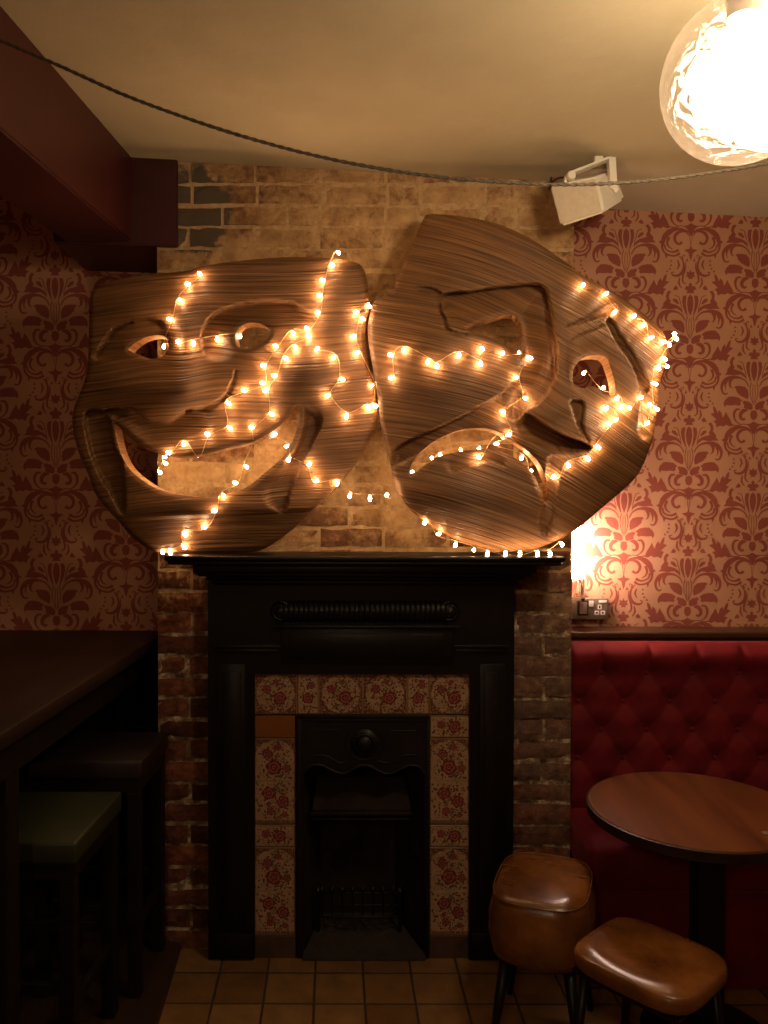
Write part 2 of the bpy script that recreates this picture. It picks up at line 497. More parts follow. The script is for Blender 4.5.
def triangulate(outline, holes, spacing, jitter=.25):
    """constrained triangulation of an outline with holes and an inner grid of points"""
    outline = [tuple(p) for p in outline]; holes = [[tuple(p) for p in h] for h in holes]
    pts = list(outline); edges = [(i, (i+1) % len(outline)) for i in range(len(outline))]
    for h in holes:
        b = len(pts); pts += h; edges += [(b+i, b+(i+1) % len(h)) for i in range(len(h))]
    if spacing:
        A = np.array(outline); x0, y0 = A.min(0); x1, y1 = A.max(0)
        gx, gy = np.meshgrid(np.arange(x0, x1, spacing), np.arange(y0, y1, spacing))
        gx[::2] += spacing*.5
        G = np.stack([gx.ravel(), gy.ravel()], 1)
        ok = inside(G, outline)
        d, _ = dist_line(G, outline, closed=True); ok &= d > spacing*.5
        for h in holes:
            ok &= ~inside(G, h); d, _ = dist_line(G, h, closed=True); ok &= d > spacing*.5
        pts += [tuple(p) for p in G[ok]]
    r = delaunay_2d_cdt([Vector(p) for p in pts], edges, [], 0, 1e-7)
    V = np.array([(v.x, v.y) for v in r[0]]); T = np.array([list(f) for f in r[2]])
    C = V[T].mean(1); ok = inside(C, outline)
    for h in holes: ok &= ~inside(C, h)
    T = T[ok]
    a = V[T]; area = (a[:, 1, 0]-a[:, 0, 0])*(a[:, 2, 1]-a[:, 0, 1])-(a[:, 2, 0]-a[:, 0, 0])*(a[:, 1, 1]-a[:, 0, 1])
    T[area < 0] = T[area < 0][:, ::-1]
    used = np.unique(T); remap = -np.ones(len(V), int); remap[used] = np.arange(len(used))
    return V[used], remap[T]

def boundary(T):
    cnt = {}
    for t in T:
        for a, b in ((t[0], t[1]), (t[1], t[2]), (t[2], t[0])):
            cnt[(a, b)] = 1
    return [(a, b) for (a, b) in cnt if (b, a) not in cnt]

def slab(name, V, T, front, back, ms, parent=None, uv=None, smooth=True, edge_mi=1):
    """closed solid from a 2D triangulation: front and back are arrays of 3D points"""
    n = len(V); B = boundary(T)
    verts = [tuple(map(float, p)) for p in front] + [tuple(map(float, p)) for p in back]
    faces = [tuple(int(i) for i in t) for t in T] + [tuple(int(i)+n for i in t[::-1]) for t in T]
    nf = len(faces)
    faces += [(int(b), int(a), int(a)+n, int(b)+n) for a, b in B]
    me = bpy.data.meshes.new(name)
    me.from_pydata(verts, [], faces)
    mats(me, ms)
    mi = np.zeros(len(faces), int); mi[nf:] = edge_mi if len(me.materials) > 1 else 0
    me.polygons.foreach_set('material_index', mi)
    sm = np.zeros(len(faces), bool); sm[:nf] = smooth; sm[nf:] = smooth
    me.polygons.foreach_set('use_smooth', sm)
    if uv is not None:
        ul = me.uv_layers.new(name='UVMap')
        vi = np.zeros(len(me.loops), int); me.loops.foreach_get('vertex_index', vi)
        UV = np.vstack([uv, uv])[vi]
        ul.data.foreach_set('uv', UV.ravel())
    me.update()
    bs = {(min(a, b), max(a, b)) for a, b in B} | {(min(a, b)+n, max(a, b)+n) for a, b in B}
    for e in me.edges:
        if (min(e.vertices), max(e.vertices)) in bs: e.use_edge_sharp = True
    # orient outward
    bm = bmesh.new(); bm.from_mesh(me); bmesh.ops.recalc_face_normals(bm, faces=bm.faces); bm.to_mesh(me); bm.free()
    return link(name, me, parent)

def prism(name, outline, holes, y0, y1, ms, parent=None, spacing=0, smooth=False):
    """flat shape in (x,z) given thickness along Y (y0 front, y1 back)"""
    V, T = triangulate(outline, holes, spacing)
    fr = np.stack([V[:, 0], np.full(len(V), y0), V[:, 1]], 1); bk = fr.copy(); bk[:, 1] = y1
    return slab(name, V, T, fr, bk, ms, parent, smooth=smooth, edge_mi=0)

def pbox(bm, x0, y0, x1, y1, Df, Db, bevel=0, seg=2, mi=0):
    """box whose front face covers photo pixels x0..x1,y0..y1 at distance Df"""
    a = at(x0, (y0+y1)/2, Df); b = at(x1, (y0+y1)/2, Df)
    t = at((x0+x1)/2, y0, Df); u = at((x0+x1)/2, y1, Df)
    return box(bm, a.x, b.x, Df, Db, u.z, t.z, bevel, seg, mi)

# ------------------------------------------------------------------ the setting
BREAST = 2.87; ALC_R = 3.10; ALC_L = 3.20
XL = at(158, 600, BREAST).x; XR = at(571.5, 600, BREAST).x
def ceil_z(x): return CAM_H + 1.158 - .050*x - .0

bm = bmesh.new()
box(bm, -3.2, 3.2, -2.6, 3.45, -.1, 0)
tag(bobj('floor', bm, TILEF), kind='structure')
bm = bmesh.new()
hexa(bm, [(-3.2, -2.6, ceil_z(-3.2)), (3.2, -2.6, ceil_z(3.2)), (3.2, 3.45, ceil_z(3.2)), (-3.2, 3.45, ceil_z(-3.2)),
          (-3.2, -2.6, 3.1), (3.2, -2.6, 3.1), (3.2, 3.45, 3.1), (-3.2, 3.45, 3.1)])
tag(bobj('ceiling', bm, PLASTER), kind='structure')
for nm, x0, x1 in (('wall_left', -3.3, -3.2), ('wall_right', 3.2, 3.3)):
    bm = bmesh.new(); box(bm, x0, x1, -2.6, 3.45, 0, 3.1)
    tag(bobj(nm, bm, PAPER_L), kind='structure')
bm = bmesh.new(); box(bm, -3.3, 3.3, -2.7, -2.6, 0, 3.1)
tag(bobj('wall_rear', bm, PAPER_L), kind='structure')

# damask motif, half traced (u to the side of the axis, v downwards), units 1/10.97 photo pixel
def stroke_poly(path, w):
    P = catmull(path, 22); n = len(P)
    # widths along
    L = np.r_[0, np.cumsum(np.linalg.norm(np.diff(P, axis=0), axis=1))]
    Q = np.array(path, float); LQ = [0.0]
    k = 0
    idx = [int(np.argmin(np.linalg.norm(P-q, axis=1))) for q in Q]
    W = np.interp(np.arange(n), sorted(idx), w)
    t = np.gradient(P, axis=0); t /= np.linalg.norm(t, axis=1)[:, None]+1e-9
    nrm = np.stack([-t[:, 1], t[:, 0]], 1)
    return P+nrm*W[:, None]*.5, P-nrm*W[:, None]*.5
POLY = []; STR = []
POLY.append([(0, -70), (20, -50), (15, -30), (50, -30), (65, 0), (30, 20), (45, 45), (0, 45)])
POLY.append([(0, 60), (28, 90), (35, 160), (25, 230), (0, 290)])
POLY.append([(40, 70), (80, 75), (90, 130), (77, 200), (48, 270), (28, 300), (42, 220), (50, 150), (45, 100)])
POLY.append([(208, 30), (238, 15), (263, 50), (268, 90), (258, 110), (283, 140), (298, 160), (293, 180), (323, 215), (268, 215), (218, 222), (148, 210), (98, 245), (83, 272), (85, 240), (108, 200), (148, 175), (200, 160), (226, 152), (213, 130), (233, 100), (231, 60), (218, 45)])
POLY.append([(120, 155), (148, 112), (185, 100), (192, 125), (162, 150), (130, 168)])
STR.append(([(172, 72), (128, 85), (108, 150), (92, 200), (88, 240)], [8, 10, 10, 8, 6]))
STR.append(([(58, 345), (85, 292), (130, 257), (190, 242), (250, 247), (305, 267), (345, 312), (355, 362), (340, 410), (310, 426), (285, 413)], [12, 14, 18, 28, 44, 48, 36, 28, 22, 18, 12]))
STR.append(([(245, 250), (264, 292), (262, 338), (238, 362)], [44, 34, 20, 8]))
STR.append(([(300, 285), (316, 330), (306, 382)], [30, 18, 6]))
STR.append(([(30, 300), (42, 360), (40, 430), (14, 520)], [12, 9, 8, 8]))
STR.append(([(10, 320), (14, 420), (6, 540)], [8, 7, 7]))
POLY.append([(63, 470), (58, 430), (68, 380), (98, 345), (148, 335), (198, 335), (220, 352), (198, 364), (190, 400), (150, 440), (108, 462), (75, 478)])
POLY.append([(125, 495), (168, 462), (228, 450), (278, 452), (318, 490), (333, 530), (318, 568), (300, 545), (248, 550), (198, 545), (160, 552), (140, 535), (150, 515)])
POLY.append([(15, 540), (50, 510), (110, 495), (125, 515), (105, 545), (110, 575), (70, 590), (30, 600), (12, 580)])
POLY.append([(0, 600), (30, 610), (40, 650), (30, 690), (0, 712)])
STR.append(([(68, 602), (112, 605), (143, 642), (143, 682), (115, 703), (92, 692)], [16, 44, 42, 36, 28, 20]))
STR.append(([(150, 592), (190, 592), (215, 632), (212, 690), (180, 735), (140, 755)], [14, 26, 30, 22, 14, 8]))
STR.append(([(20, 805), (60, 765), (110, 752), (180, 768), (240, 760)], [9, 10, 10, 10, 14]))
POLY.append([(0, 722), (38, 745), (75, 752), (40, 790), (12, 850), (0, 862)])
POLY.append([((x-228)*2.356, (y+5)*2.356) for x, y in [(325, 322), (335, 297), (350, 272), (358, 257), (366, 276), (372, 285), (378, 262), (390, 249), (395, 264), (405, 240), (418, 229), (416, 250), (412, 262), (430, 268), (415, 280), (400, 295), (416, 300), (405, 312), (400, 330), (385, 322), (370, 326), (355, 318), (340, 326)]])
V0 = 779
def vo(L): return [(u, v+V0) for u, v in L]
STR.append((vo([(12, 60), (50, 25), (110, 8), (180, 12), (240, 42), (285, 90), (305, 150), (312, 210), (290, 260), (240, 290), (170, 298), (118, 268)]), [10, 16, 24, 40, 62, 58, 40, 24, 20, 20, 20, 30]))
POLY.append(vo([(300, 115), (355, 148), (315, 172), (292, 150)]))
STR.append((vo([(238, 95), (258, 155), (240, 200), (200, 225)]), [34, 24, 16, 8]))
STR.append((vo([(285, 175), (276, 222), (240, 248), (190, 258), (132, 236)]), [22, 16, 16, 20, 32]))
POLY.append(vo([(245, 282), (268, 332), (288, 262)]))
STR.append((vo([(25, 80), (50, 42), (100, 32), (150, 52), (178, 100), (165, 148), (130, 172), (95, 150)]), [10, 16, 26, 36, 32, 28, 24, 34]))
STR.append((vo([(6, 0), (14, 60), (8, 150), (0, 190)]), [8, 8, 6, 4]))
POLY.append(vo([(0, 178), (14, 220), (75, 236), (25, 266), (14, 312), (0, 352)]))
POLY.append(vo([(38, 322), (54, 358), (24, 358)]))
STR.append((vo([(80, 332), (98, 305), (70, 288), (62, 310)]), [14, 14, 12, 10]))
STR.append((vo([(125, 300), (87, 350), (74, 420), (92, 480), (140, 513), (195, 508), (210, 482), (182, 474)]), [10, 16, 26, 36, 28, 20, 16, 14]))
STR.append((vo([(145, 345), (126, 400), (150, 448)]), [14, 22, 8]))
STR.append((vo([(60, 365), (54, 430), (84, 520), (84, 580), (50, 605)]), [8, 12, 22, 18, 8]))
STR.append((vo([(118, 535), (126, 600), (95, 650)]), [14, 22, 8]))
POLY.append(vo([(0, 448), (15, 478), (48, 468), (36, 500), (52, 522), (25, 527), (20, 555), (0, 545)]))
POLY.append(vo([(160, 618), (178, 640), (192, 668), (148, 670), (132, 648)]))
for (u, v) in ((213, 355), (213, 400), (228, 440), (256, 468)):
    POLY.append(vo([(u-15, v+8), (u, v-16), (u+15, v+8)]))

def motif_tris():
    """triangles of one whole motif in (u,v)"""
    tris = []; lay = []; n = 0
    for p in POLY:
        n += 1
        idx = tessellate_polygon([[Vector((a, b, 0)) for a, b in p]])
        for t in idx:
            tris.append([p[i] for i in t]); lay.append(n)
    for path, w in STR:
        n += 1
        A, B = stroke_poly(path, w)
        for i in range(len(A)-1):
            tris.append([tuple(A[i]), tuple(A[i+1]), tuple(B[i+1])])
            tris.append([tuple(A[i]), tuple(B[i+1]), tuple(B[i])]); lay += [n, n]
    return np.array(tris), lay
MT, ML = motif_tris()

def clip_tri(tri, x0, x1, z0, z1):
    poly = [tuple(p) for p in tri]
    for ax, lim, sgn in ((0, x0, 1), (0, x1, -1), (1, z0, 1), (1, z1, -1)):
        out = []
        for i in range(len(poly)):
            a, b = poly[i-1], poly[i]
            ia, ib = (a[ax]-lim)*sgn >= 0, (b[ax]-lim)*sgn >= 0
            if ia != ib:
                t = (lim-a[ax])/(b[ax]-a[ax]); out.append((a[0]+(b[0]-a[0])*t, a[1]+(b[1]-a[1])*t))
            if ib: out.append(b)
        poly = out
        if len(poly) < 3: return None
    return poly

def wallpaper(name, x0, x1, z0, z1, Y, ax_px, top_px, scale=1.0):
    """papered wall: a slab with the printed damask as thin flocked shapes of the same mesh"""
    k = Y/F/10.97*scale
    bm = bmesh.new()
    box(bm, x0, x1, Y, Y+.12, 0, 3.0)
    a = at(ax_px, top_px, Y); px = 64.3*10.97*k; pz = 131*10.97*k
    n0 = int(math.floor((x0-a.x)/px))-1; n1 = int(math.ceil((x1-a.x)/px))+1
    for n in range(n0, n1+1):
        cx = a.x+n*px
        for j in range(-8, 8):
            cz = a.z - j*pz - (pz*.5 if n % 2 else 0)
            if cz-1450*k > z1 or cz+100*k < z0: continue
            for s in (1, -1):
                for t, ly in zip(MT, ML):
                    q = [(cx+s*u*k, cz-v*k) for u, v in t]
                    xs = [p[0] for p in q]; zs = [p[1] for p in q]
                    if max(xs) < x0 or min(xs) > x1 or max(zs) < z0 or min(zs) > z1: continue
                    if min(xs) < x0 or max(xs) > x1 or min(zs) < z0 or max(zs) > z1:
                        q = clip_tri(q, x0, x1, z0, z1)
                        if not q: continue
                    vs = [bm.verts.new((x, Y-.0004-ly*.000012-(.000006 if s > 0 else 0), z)) for x, z in q]
                    f = bm.faces.new(vs); f.material_index = 1
    me = bpy.data.meshes.new(name)
    # keep printed faces turned to the room
    for f in bm.faces:
        f.normal_update()
        if f.material_index == 1 and f.normal.y > 0: f.normal_flip()
    bm.to_mesh(me); bm.free(); mats(me, [PAPER_L, PRINT])
    return tag(link(name, me), kind='structure')

wallpaper('wall_alcove_right', XR-.03, 3.2, .9, 2.85, ALC_R, 688, 552)
wallpaper('wall_alcove_left', -3.2, XL+.03, 1.0, 2.85, ALC_L, 55, 271, 1.085)

# ---- chimney breast: mortar core with an opening, and every brick modelled on it
FX0 = at(303, 850, 2.82).x; FX1 = at(425, 850, 2.82).x
FZT = at(365, 768, 2.82).z
bm = bmesh.new()
TOPZ = 2.83
hl, hr, ht = FX0-.02, FX1+.02, FZT+.05
box(bm, XL, hl, BREAST, 3.40, 0, TOPZ, mi=1)
box(bm, hr, XR, BREAST, 3.40, 0, TOPZ, mi=1)
box(bm, hl, hr, BREAST, 3.40, ht, TOPZ, mi=1)
tone = bm.verts.layers.float.new('tone')
course = .0765; L = .232; gap = .012
SX0, SX1, SZ = at(212, 800, 2.87).x, at(511, 800, 2.87).x, at(360, 575, 2.87).z
row = 0; z = -.004
while z < TOPZ:
    off = (row % 2)*L*.5 + rnd.uniform(-.01, .01)
    x = XL - off
    while x < XR:
        bl = L*rnd.choice([1, 1, 1, .5]) if rnd.random() < .3 else L
        a, b = max(x+gap*.5, XL), min(x+bl-gap*.5, XR)
        x += bl
        if b-a < .03: continue
        zc = z+course*.5
        if a > SX0 and b < SX1 and zc < SZ: continue
        if zc < SZ:
            a2, b2 = a, b
            if a < SX0+.0 and b > SX0: b2 = SX0+.02
            if b > SX1 and a < SX1: a2 = SX1-.02
            a, b = a2, b2
        j = lambda s: rnd.uniform(-s, s)
        dep = .0065 + j(.0035)
        t = rnd.random()
        n0 = len(bm.verts)
        g = gap*.5
        nx = max(2, int((b-a)/.03)); nz = 3
        z0b, z1b = z+g+j(.003), min(z+course-g+j(.003), TOPZ)
        cols = []
        for i in range(nx+1):
            cc = []
            for k in range(nz+1):
                fx = i/nx; fz = k/nz
                ed = (i in (0, nx)) or (k in (0, nz))
                cc.append(bm.verts.new((a+(b-a)*fx + (j(.0025) if 0 < i < nx else 0), BREAST-dep + (.004 if ed else 0) + j(.0016), z0b+(z1b-z0b)*fz + (j(.0035) if k in (0, nz) else 0))))
            cols.append(cc)
        for i in range(nx):
            for k in range(nz):
                bm.faces.new((cols[i][k], cols[i+1][k], cols[i+1][k+1], cols[i][k+1]))
        # sides
        ring = [cols[i][0] for i in range(nx+1)] + [cols[nx][k] for k in range(1, nz+1)] + [cols[i][nz] for i in range(nx-1, -1, -1)] + [cols[0][k] for k in range(nz-1, 0, -1)]
        back = [bm.verts.new((v.co.x, BREAST+.004, v.co.z)) for v in ring]
        for i in range(len(ring)):
            k = (i+1) % len(ring)
            bm.faces.new((ring[k], ring[i], back[i], back[k]))
        for cc in cols:
            for v in cc: v[tone] = t
        for v in back: v[tone] = t
    z += course; row += 1
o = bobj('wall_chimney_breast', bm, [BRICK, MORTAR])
tag(o, kind='structure')

# ---- red boxed beams, top left
bm = bmesh.new()
zb = .5*(at(130, 237, 2.85).z + at(174, 247, 2.85).z)
xb = at(132, 200, 2.85).x; xr = at(177, 200, 2.85).x
zt = 2.93
hexa(bm, [(xb-.055, -2.6, zb), (xb-.055-.0, -2.6, zb), (xb, 2.86, zb), (xb-.26, 2.86, zb)] if False else
     [(xb-.50, -2.6, zb), (xb-.30, -2.6, zb), (xb, 2.90, zb), (xb-.235, 2.90, zb),
      (xb-.50, -2.6, zt), (xb-.30, -2.6, zt), (xb, 2.90, zt), (xb-.235, 2.90, zt)], .006)
tag(bobj('trim_1', bm, REDP), kind='structure')
bm = bmesh.new()
hexa(bm, [(xb-.28, 2.852, zb-.001), (xr, 2.852, zb-.016), (xr, 2.8695, zb-.016), (xb-.28, 2.8695, zb-.001),
          (xb-.28, 2.852, zt), (xr, 2.852, zt), (xr, 2.8695, zt), (xb-.28, 2.8695, zt)], .004)
hexa(bm, [(xb-.28, 2.8697, zb-.002), (XL-.003, 2.8697, zb-.010), (XL-.003, ALC_L-.001, zb-.014), (xb-.28, ALC_L-.001, zb-.004),
          (xb-.28, 2.8697, zt), (XL-.003, 2.8697, zt), (XL-.003, ALC_L-.001, zt), (xb-.28, ALC_L-.001, zt)])
tag(bobj('trim_2', bm, REDP), kind='structure')
# dark dado behind the high table
bm = bmesh.new()
ztab = at(80, 630, ALC_L).z
box(bm, -3.2, XL-.003, ALC_L-.03, ALC_L-.001, 0, ztab-.045)
for i in range(9):
    xx = -3.15+i*.26
    box(bm, xx, xx+.05, ALC_L-.042, ALC_L-.03, .1, ztab-.05, .004)
tag(bobj('trim_3', bm, DARKW2), kind='structure')
# raised boarded floor at the left
bm = bmesh.new()
p0 = atz(184, 952, .0); p1 = atz(163, 1024, .0)
sl = (p1.x-p0.x)/(p1.y-p0.y)
yb = 2.855; xa = p0.x+(yb-p0.y)*sl-.012; yc = -1.0; xc = p0.x+(yc-p0.y)*sl-.012
hexa(bm, [(-3.2, yc, 0.0005), (xc, yc, .0005), (xa, yb, .0005), (-3.2, yb, .0005), (-3.2, yc, .035), (xc-.004, yc, .035), (xa-.004, yb, .035), (-3.2, yb, .035)], .004)
box(bm, -3.2, XL-.004, 2.8555, ALC_L-.032, .0005, .035)
tag(bobj('floor_raised', bm, FLOORW), kind='structure')

# ------------------------------------------------------------------ fireplace
D1 = 2.80
fp = thing('fireplace', (at(362, 960, 2.80).x, BREAST, 0), 'black fireplace surround with rose-patterned tiles and cast iron arched insert below the masks', 'fireplace')
SHELF_F = 2.63
pt = at(365, 556.5, SHELF_F); SHELF_Z = pt.z
SX = [at(163.5, 560, SHELF_F).x, at(566, 560, SHELF_F).x]
# shelf with stacked mouldings
bm = bmesh.new()
prof = [(2.63, SHELF_Z, -.016, 0), (2.638, SHELF_Z-.016, -.014, .010), (2.675, SHELF_Z-.030, -.030, .085), (2.70, SHELF_Z-.060, -.014, .095), (2.735, SHELF_Z-.074, -.016, .115), (2.765, SHELF_Z-.090, -.018, .132)]
for (yf, zt_, dz, ins) in prof:
    box(bm, SX[0]+ins, SX[1]-ins, yf, BREAST-.001, zt_+dz-.0005, zt_, min(.006, abs(dz)*.35), 3)
bobj('mantel_shelf', bm, BLACKW, fp, 40)
# main body: frieze + jambs as one board with the tile opening
def XZ(px, py, Y): p = at(px, py, Y); return (p.x, p.z)
top = SHELF_Z-.105
l, r = XZ(208, 700, D1)[0], XZ(514, 700, D1)[0]
ol, orr = XZ(254.5, 700, D1)[0], XZ(470, 700, D1)[0]; ot = XZ(360, 674, D1)[1]
prism('surround_board', [(l, 0.001), (ol, .001), (ol, ot), (orr, ot), (orr, .001), (r, .001), (r, top+.004), (l, top+.004)], [], D1, BREAST-.002, BLACKW, fp)
# frieze details
bm = bmesh.new()
a = at(276, 611, D1); b = at(454, 611, D1); rr = .030
n = 33
for i in range(n):                       # reeded roll
    x = a.x+.03+(b.x-a.x-.06)*i/(n-1)
    pts = []
    for k in range(9):
        t = PI*k/8
        pts.append((x, D1+.004-.030*math.sin(t), a.z+.038*math.cos(t)))
    tube(bm, pts, .0042, 6)
half = []
for k in range(9):
    t = PI*k/8; half.append((D1+.002-.028*math.sin(t), a.z+.037*math.cos(t)))
va = [bm.verts.new((a.x+.02, y, z)) for y, z in half]; vb = [bm.verts.new((b.x-.02, y, z)) for y, z in half]
for k in range(8): bm.faces.new((va[k], va[k+1], vb[k+1], vb[k]))
bm.faces.new(va); bm.faces.new(vb[::-1])
frz = bobj('reeded_frieze', bm, BLACKW, fp, 50)
for sx, cx in ((-1, a.x+.016), (1, b.x-.016)):    # carved scroll ends
    bm = bmesh.new()
    pts = []; rs = []
    for k in range(40):
        t = k/39*PI*4.2; q = .036*(1-k/46)
        pts.append((cx+sx*q*math.cos(t+PI*.5), D1-.012-.010*k/39, a.z+q*math.sin(t+PI*.5))); rs.append(.007*(1-k/70))
    tube(bm, pts, rs, 8)
    lathe(bm, [(.001, -.028), (.010, -.024), (.034, -.010), (.036, 0)], (cx, D1, a.z), 'Y', 20)
    bobj('scroll', bm, BLACKW, frz, 50)
bm = bmesh.new()
pbox(bm, 281, 628, 453, 664, D1-.010, D1, .004, 2)
pbox(bm, 290, 634, 444, 658, D1-.016, D1-.010, .003, 2)
pbox(bm, 272, 625.5, 460, 629, D1-.024, D1, .003, 2)
bobj('centre_panel', bm, BLACKW, fp, 40)
for x0, x1 in ((214, 281), (453, 510)):
    bm = bmesh.new()
    pbox(bm, x0, 645, x1, 649, D1-.016, D1, .003, 2)
    pbox(bm, x0+2, 649, x1-2, 653, D1-.010, D1, .003, 2)
    bobj('moulding', bm, BLACKW, fp, 40)
for x0, x1 in ((208, 254.5), (470, 514)):
    bm = bmesh.new()
    pbox(bm, x0+1, 934, x1-1, 959.5, D1-.012, D1, .004, 2)       # plinth of the jamb
    pbox(bm, x0+9, 664, x1-9, 928, D1-.006, D1, .003, 2)
    pbox(bm, x0+14, 672, x1-14, 920, D1-.010, D1-.006, .002, 2)
    bobj('pilaster', bm, BLACKW, fp, 40)

# tiles -----------------------------------------------------------
TD = 2.815
def rose(bm, cx, cz, r, y, rg):
    for (mi, k, n_, amp) in ((2, 1, 14, .22), (3, .72, 12, .25), (2, .52, 10, .3), (3, .28, 7, .2), (2, .14, 6, 0)):
        ph = rg.uniform(0, 6)
        vs = [bm.verts.new((cx+r*k*(1+amp*math.sin(5*t_+ph)*.6)*math.cos(t_), y, cz+r*k*(1+amp*math.sin(5*t_+ph)*.6)*math.sin(t_))) for t_ in [2*PI*i/n_ for i in range(n_)]]
        f = bm.faces.new(vs); f.material_index = mi; y -= .00008
def leaf(bm, cx, cz, L_, a, y, mi, w=.38):
    pts = [(0, 0), (.3, w*.8), (.6, w), (1, 0), (.6, -w), (.3, -w*.8)]
    vs = [bm.verts.new((cx+L_*(u*math.cos(a)-v*math.sin(a)), y, cz+L_*(u*math.sin(a)+v*math.cos(a)))) for u, v in pts]
    bm.faces.new(vs).material_index = mi
def disc(bm, pts, y, mi):
    bm.faces.new([bm.verts.new((x, y, z)) for x, z in pts]).material_index = mi

def make_tile(px0, py0, px1, py1, style, seed):
    rg = random.Random(seed)
    a = at(px0+.3, py0+.3, TD); b = at(px1-.3, py1-.3, TD)
    x0, x1, z1, z0 = a.x, b.x, a.z, b.z
    w, h = x1-x0, z1-z0; cx, cz = (x0+x1)/2, (z0+z1)/2
    bm = bmesh.new()
    if style == 'plain':
        box(bm, x0, x1, TD, TD+.02, z0, z1, .001, 1)
        return bobj('tile', bm, ORANGE, fp)
    box(bm, x0, x1, TD, TD+.02, z0, z1, .001, 1)
    y = TD-.0002
    # printed ground of the spandrels, then the cream medallion
    e = .0012
    disc(bm, [(x0+e, z0+e), (x1-e, z0+e), (x1-e, z1-e), (x0+e, z1-e)], y, 4); y -= .0001
    def inner(px, pz): return True
    if style == 'round':
        r = min(w, h)*.475
        pts = [(cx+r*math.cos(t), cz+r*math.sin(t)) for t in [2*PI*i/40 for i in range(40)]]
        reg = lambda x, z: (x-cx)**2+(z-cz)**2 < (r*.95)**2
    elif style in ('arch', 'foot'):
        r = w*.475
        if style == 'arch':
            pts = [(cx+r*math.cos(t), z1-.004-r*.82+r*.82*math.sin(t)) for t in [PI*i/20 for i in range(21)]] + [(cx-r, z0), (cx+r, z0)]
            reg = lambda x, z: abs(x-cx) < r*.95 and (z < z1-r*.82 or ((x-cx)/r)**2+((z-(z1-r*.82-.004))/(r*.82))**2 < .9)
        else:
            pts = [(cx-r, z1), (cx-r, z0+.012), (cx+r, z0+.012), (cx+r, z1)]
            reg = lambda x, z: abs(x-cx) < r*.95 and z > z0+.02
    else:
        m_ = .004
        pts = [(x0+m_, z0+m_), (x1-m_, z0+m_), (x1-m_, z1-m_), (x0+m_, z1-m_)]
        reg = lambda x, z: x0+m_ < x < x1-m_ and z0+m_ < z < z1-m_
    disc(bm, pts, y, 0); y -= .0001
    # fine speckled ornament all over the spandrels and border
    for i in range(int(w*h*60000)):
        x, z = rg.uniform(x0+.003, x1-.003), rg.uniform(z0+.003, z1-.003)
        if reg(x, z): continue
        leaf(bm, x, z, rg.uniform(.002, .005), rg.uniform(0, 6.3), y-rg.uniform(0, .0001), rg.choice([2, 0, 5, 0, 2]), .5)
    y -= .00015
    # sprays of leaves
    def rp():
        for _ in range(60):
            x, z = rg.gauss(cx, w*.25), rg.uniform(z0+.006, z1-.006)
            if reg(x, z) and x0+.006 < x < x1-.006: return x, z
        return cx, cz
    for i in range(int(w*h*13000)):
        x, z = rp(); leaf(bm, x, z, rg.uniform(.004, .011), rg.uniform(0, 6.3), y-i*4e-7, rg.choice([1, 1, 4, 4, 2, 5]), rg.uniform(.2, .45))
    y -= .00025
    spots = {'round': [(.10, -.10, .155), (-.22, .12, .10), (.02, .30, .06)], 'narrow': [(0, -.10, .26), (.16, .22, .17)],
             'half': [(.12, 0, .15), (-.22, .1, .10)], 'arch': [(-.02, -.18, .19), (-.18, .14, .12), (.30, -.2, .10), (.1, .3, .08)],
             'foot': [(-.15, .22, .16), (.2, .02, .15), (-.1, -.2, .10), (.25, -.28, .07)]}[style]
    for sx, sz, sr in spots:
        rose(bm, cx+sx*w, cz+sz*h, sr*(w if style != 'half' else w), y, rg); y -= .0003
    # ochre border lines
    bw = .0016
    def line(xa, xb, za, zb_): disc(bm, [(xa, za), (xb, za), (xb, zb_), (xa, zb_)], TD-.0006, 5)
    if style == 'half':
        line(x0, x1, z1-.004, z1-.004+bw); line(x0, x1, z0+.0025, z0+.0025+bw)
    elif style == 'foot':
        line(x0, x1, z0+.006, z0+.006+bw); line(x0, x1, z0+.0015, z0+.0015+bw)
    elif style in ('round', 'narrow'):
        line(x0+.001, x0+.001+bw, z0, z1); line(x1-.001-bw, x1-.001, z0, z1)
    me = bpy.data.meshes.new('tile')
    for f in bm.faces:
        f.normal_update()
        if len(f.verts) != 4 or f.material_index:
            if f.normal.y > 0: f.normal_flip()
    bm.to_mesh(me); bm.free(); mats(me, [CERAM, LEAFM, CRIM, PINK, BROWNP, OCHRE])
    return link('tile', me, fp)
s = 10
for x0, x1, st in ((254.5, 297, 'round'), (297, 319, 'narrow'), (319, 363, 'round'), (363, 407, 'round'), (407, 429.5, 'narrow'), (429.5, 471, 'round')):
    make_tile(x0, 673.5, x1, 714.5, st, s); s += 1
for x0, x1 in ((254, 295.5), (429.5, 470)):
    if x0 < 300:
        tag(make_tile(x0, 715.5, x1, 738, 'plain', s), 'plain orange replacement tile')
    else:
        make_tile(x0, 715.5, x1, 738, 'half', 77)
    make_tile(x0, 738.5, x1, 781, 'arch', 31); make_tile(x0, 781, x1, 824, 'foot', 32)
    make_tile(x0, 825, x1, 847, 'half', 77)
    make_tile(x0, 847.5, x1, 891, 'arch', 31); make_tile(x0, 891, x1, 935, 'foot', 32)
for x0, x1 in ((253.5, 296), (429, 469.5)):
    bm = bmesh.new(); pbox(bm, x0, 935.5, x1, 959, TD-.004, BREAST-.002, .003, 2)
    bobj('plinth_block', bm, PLINTH, fp)
# backing so the joints between tiles close
bm = bmesh.new()
pbox(bm, 254, 673, 471, 714.5, TD+.0205, BREAST-.003)
pbox(bm, 254, 714.5, 297, 958, TD+.0205, BREAST-.003)
pbox(bm, 429, 714.5, 471, 958, TD+.0205, BREAST-.003)
bobj('tile_bed', bm, BROWNP, fp)

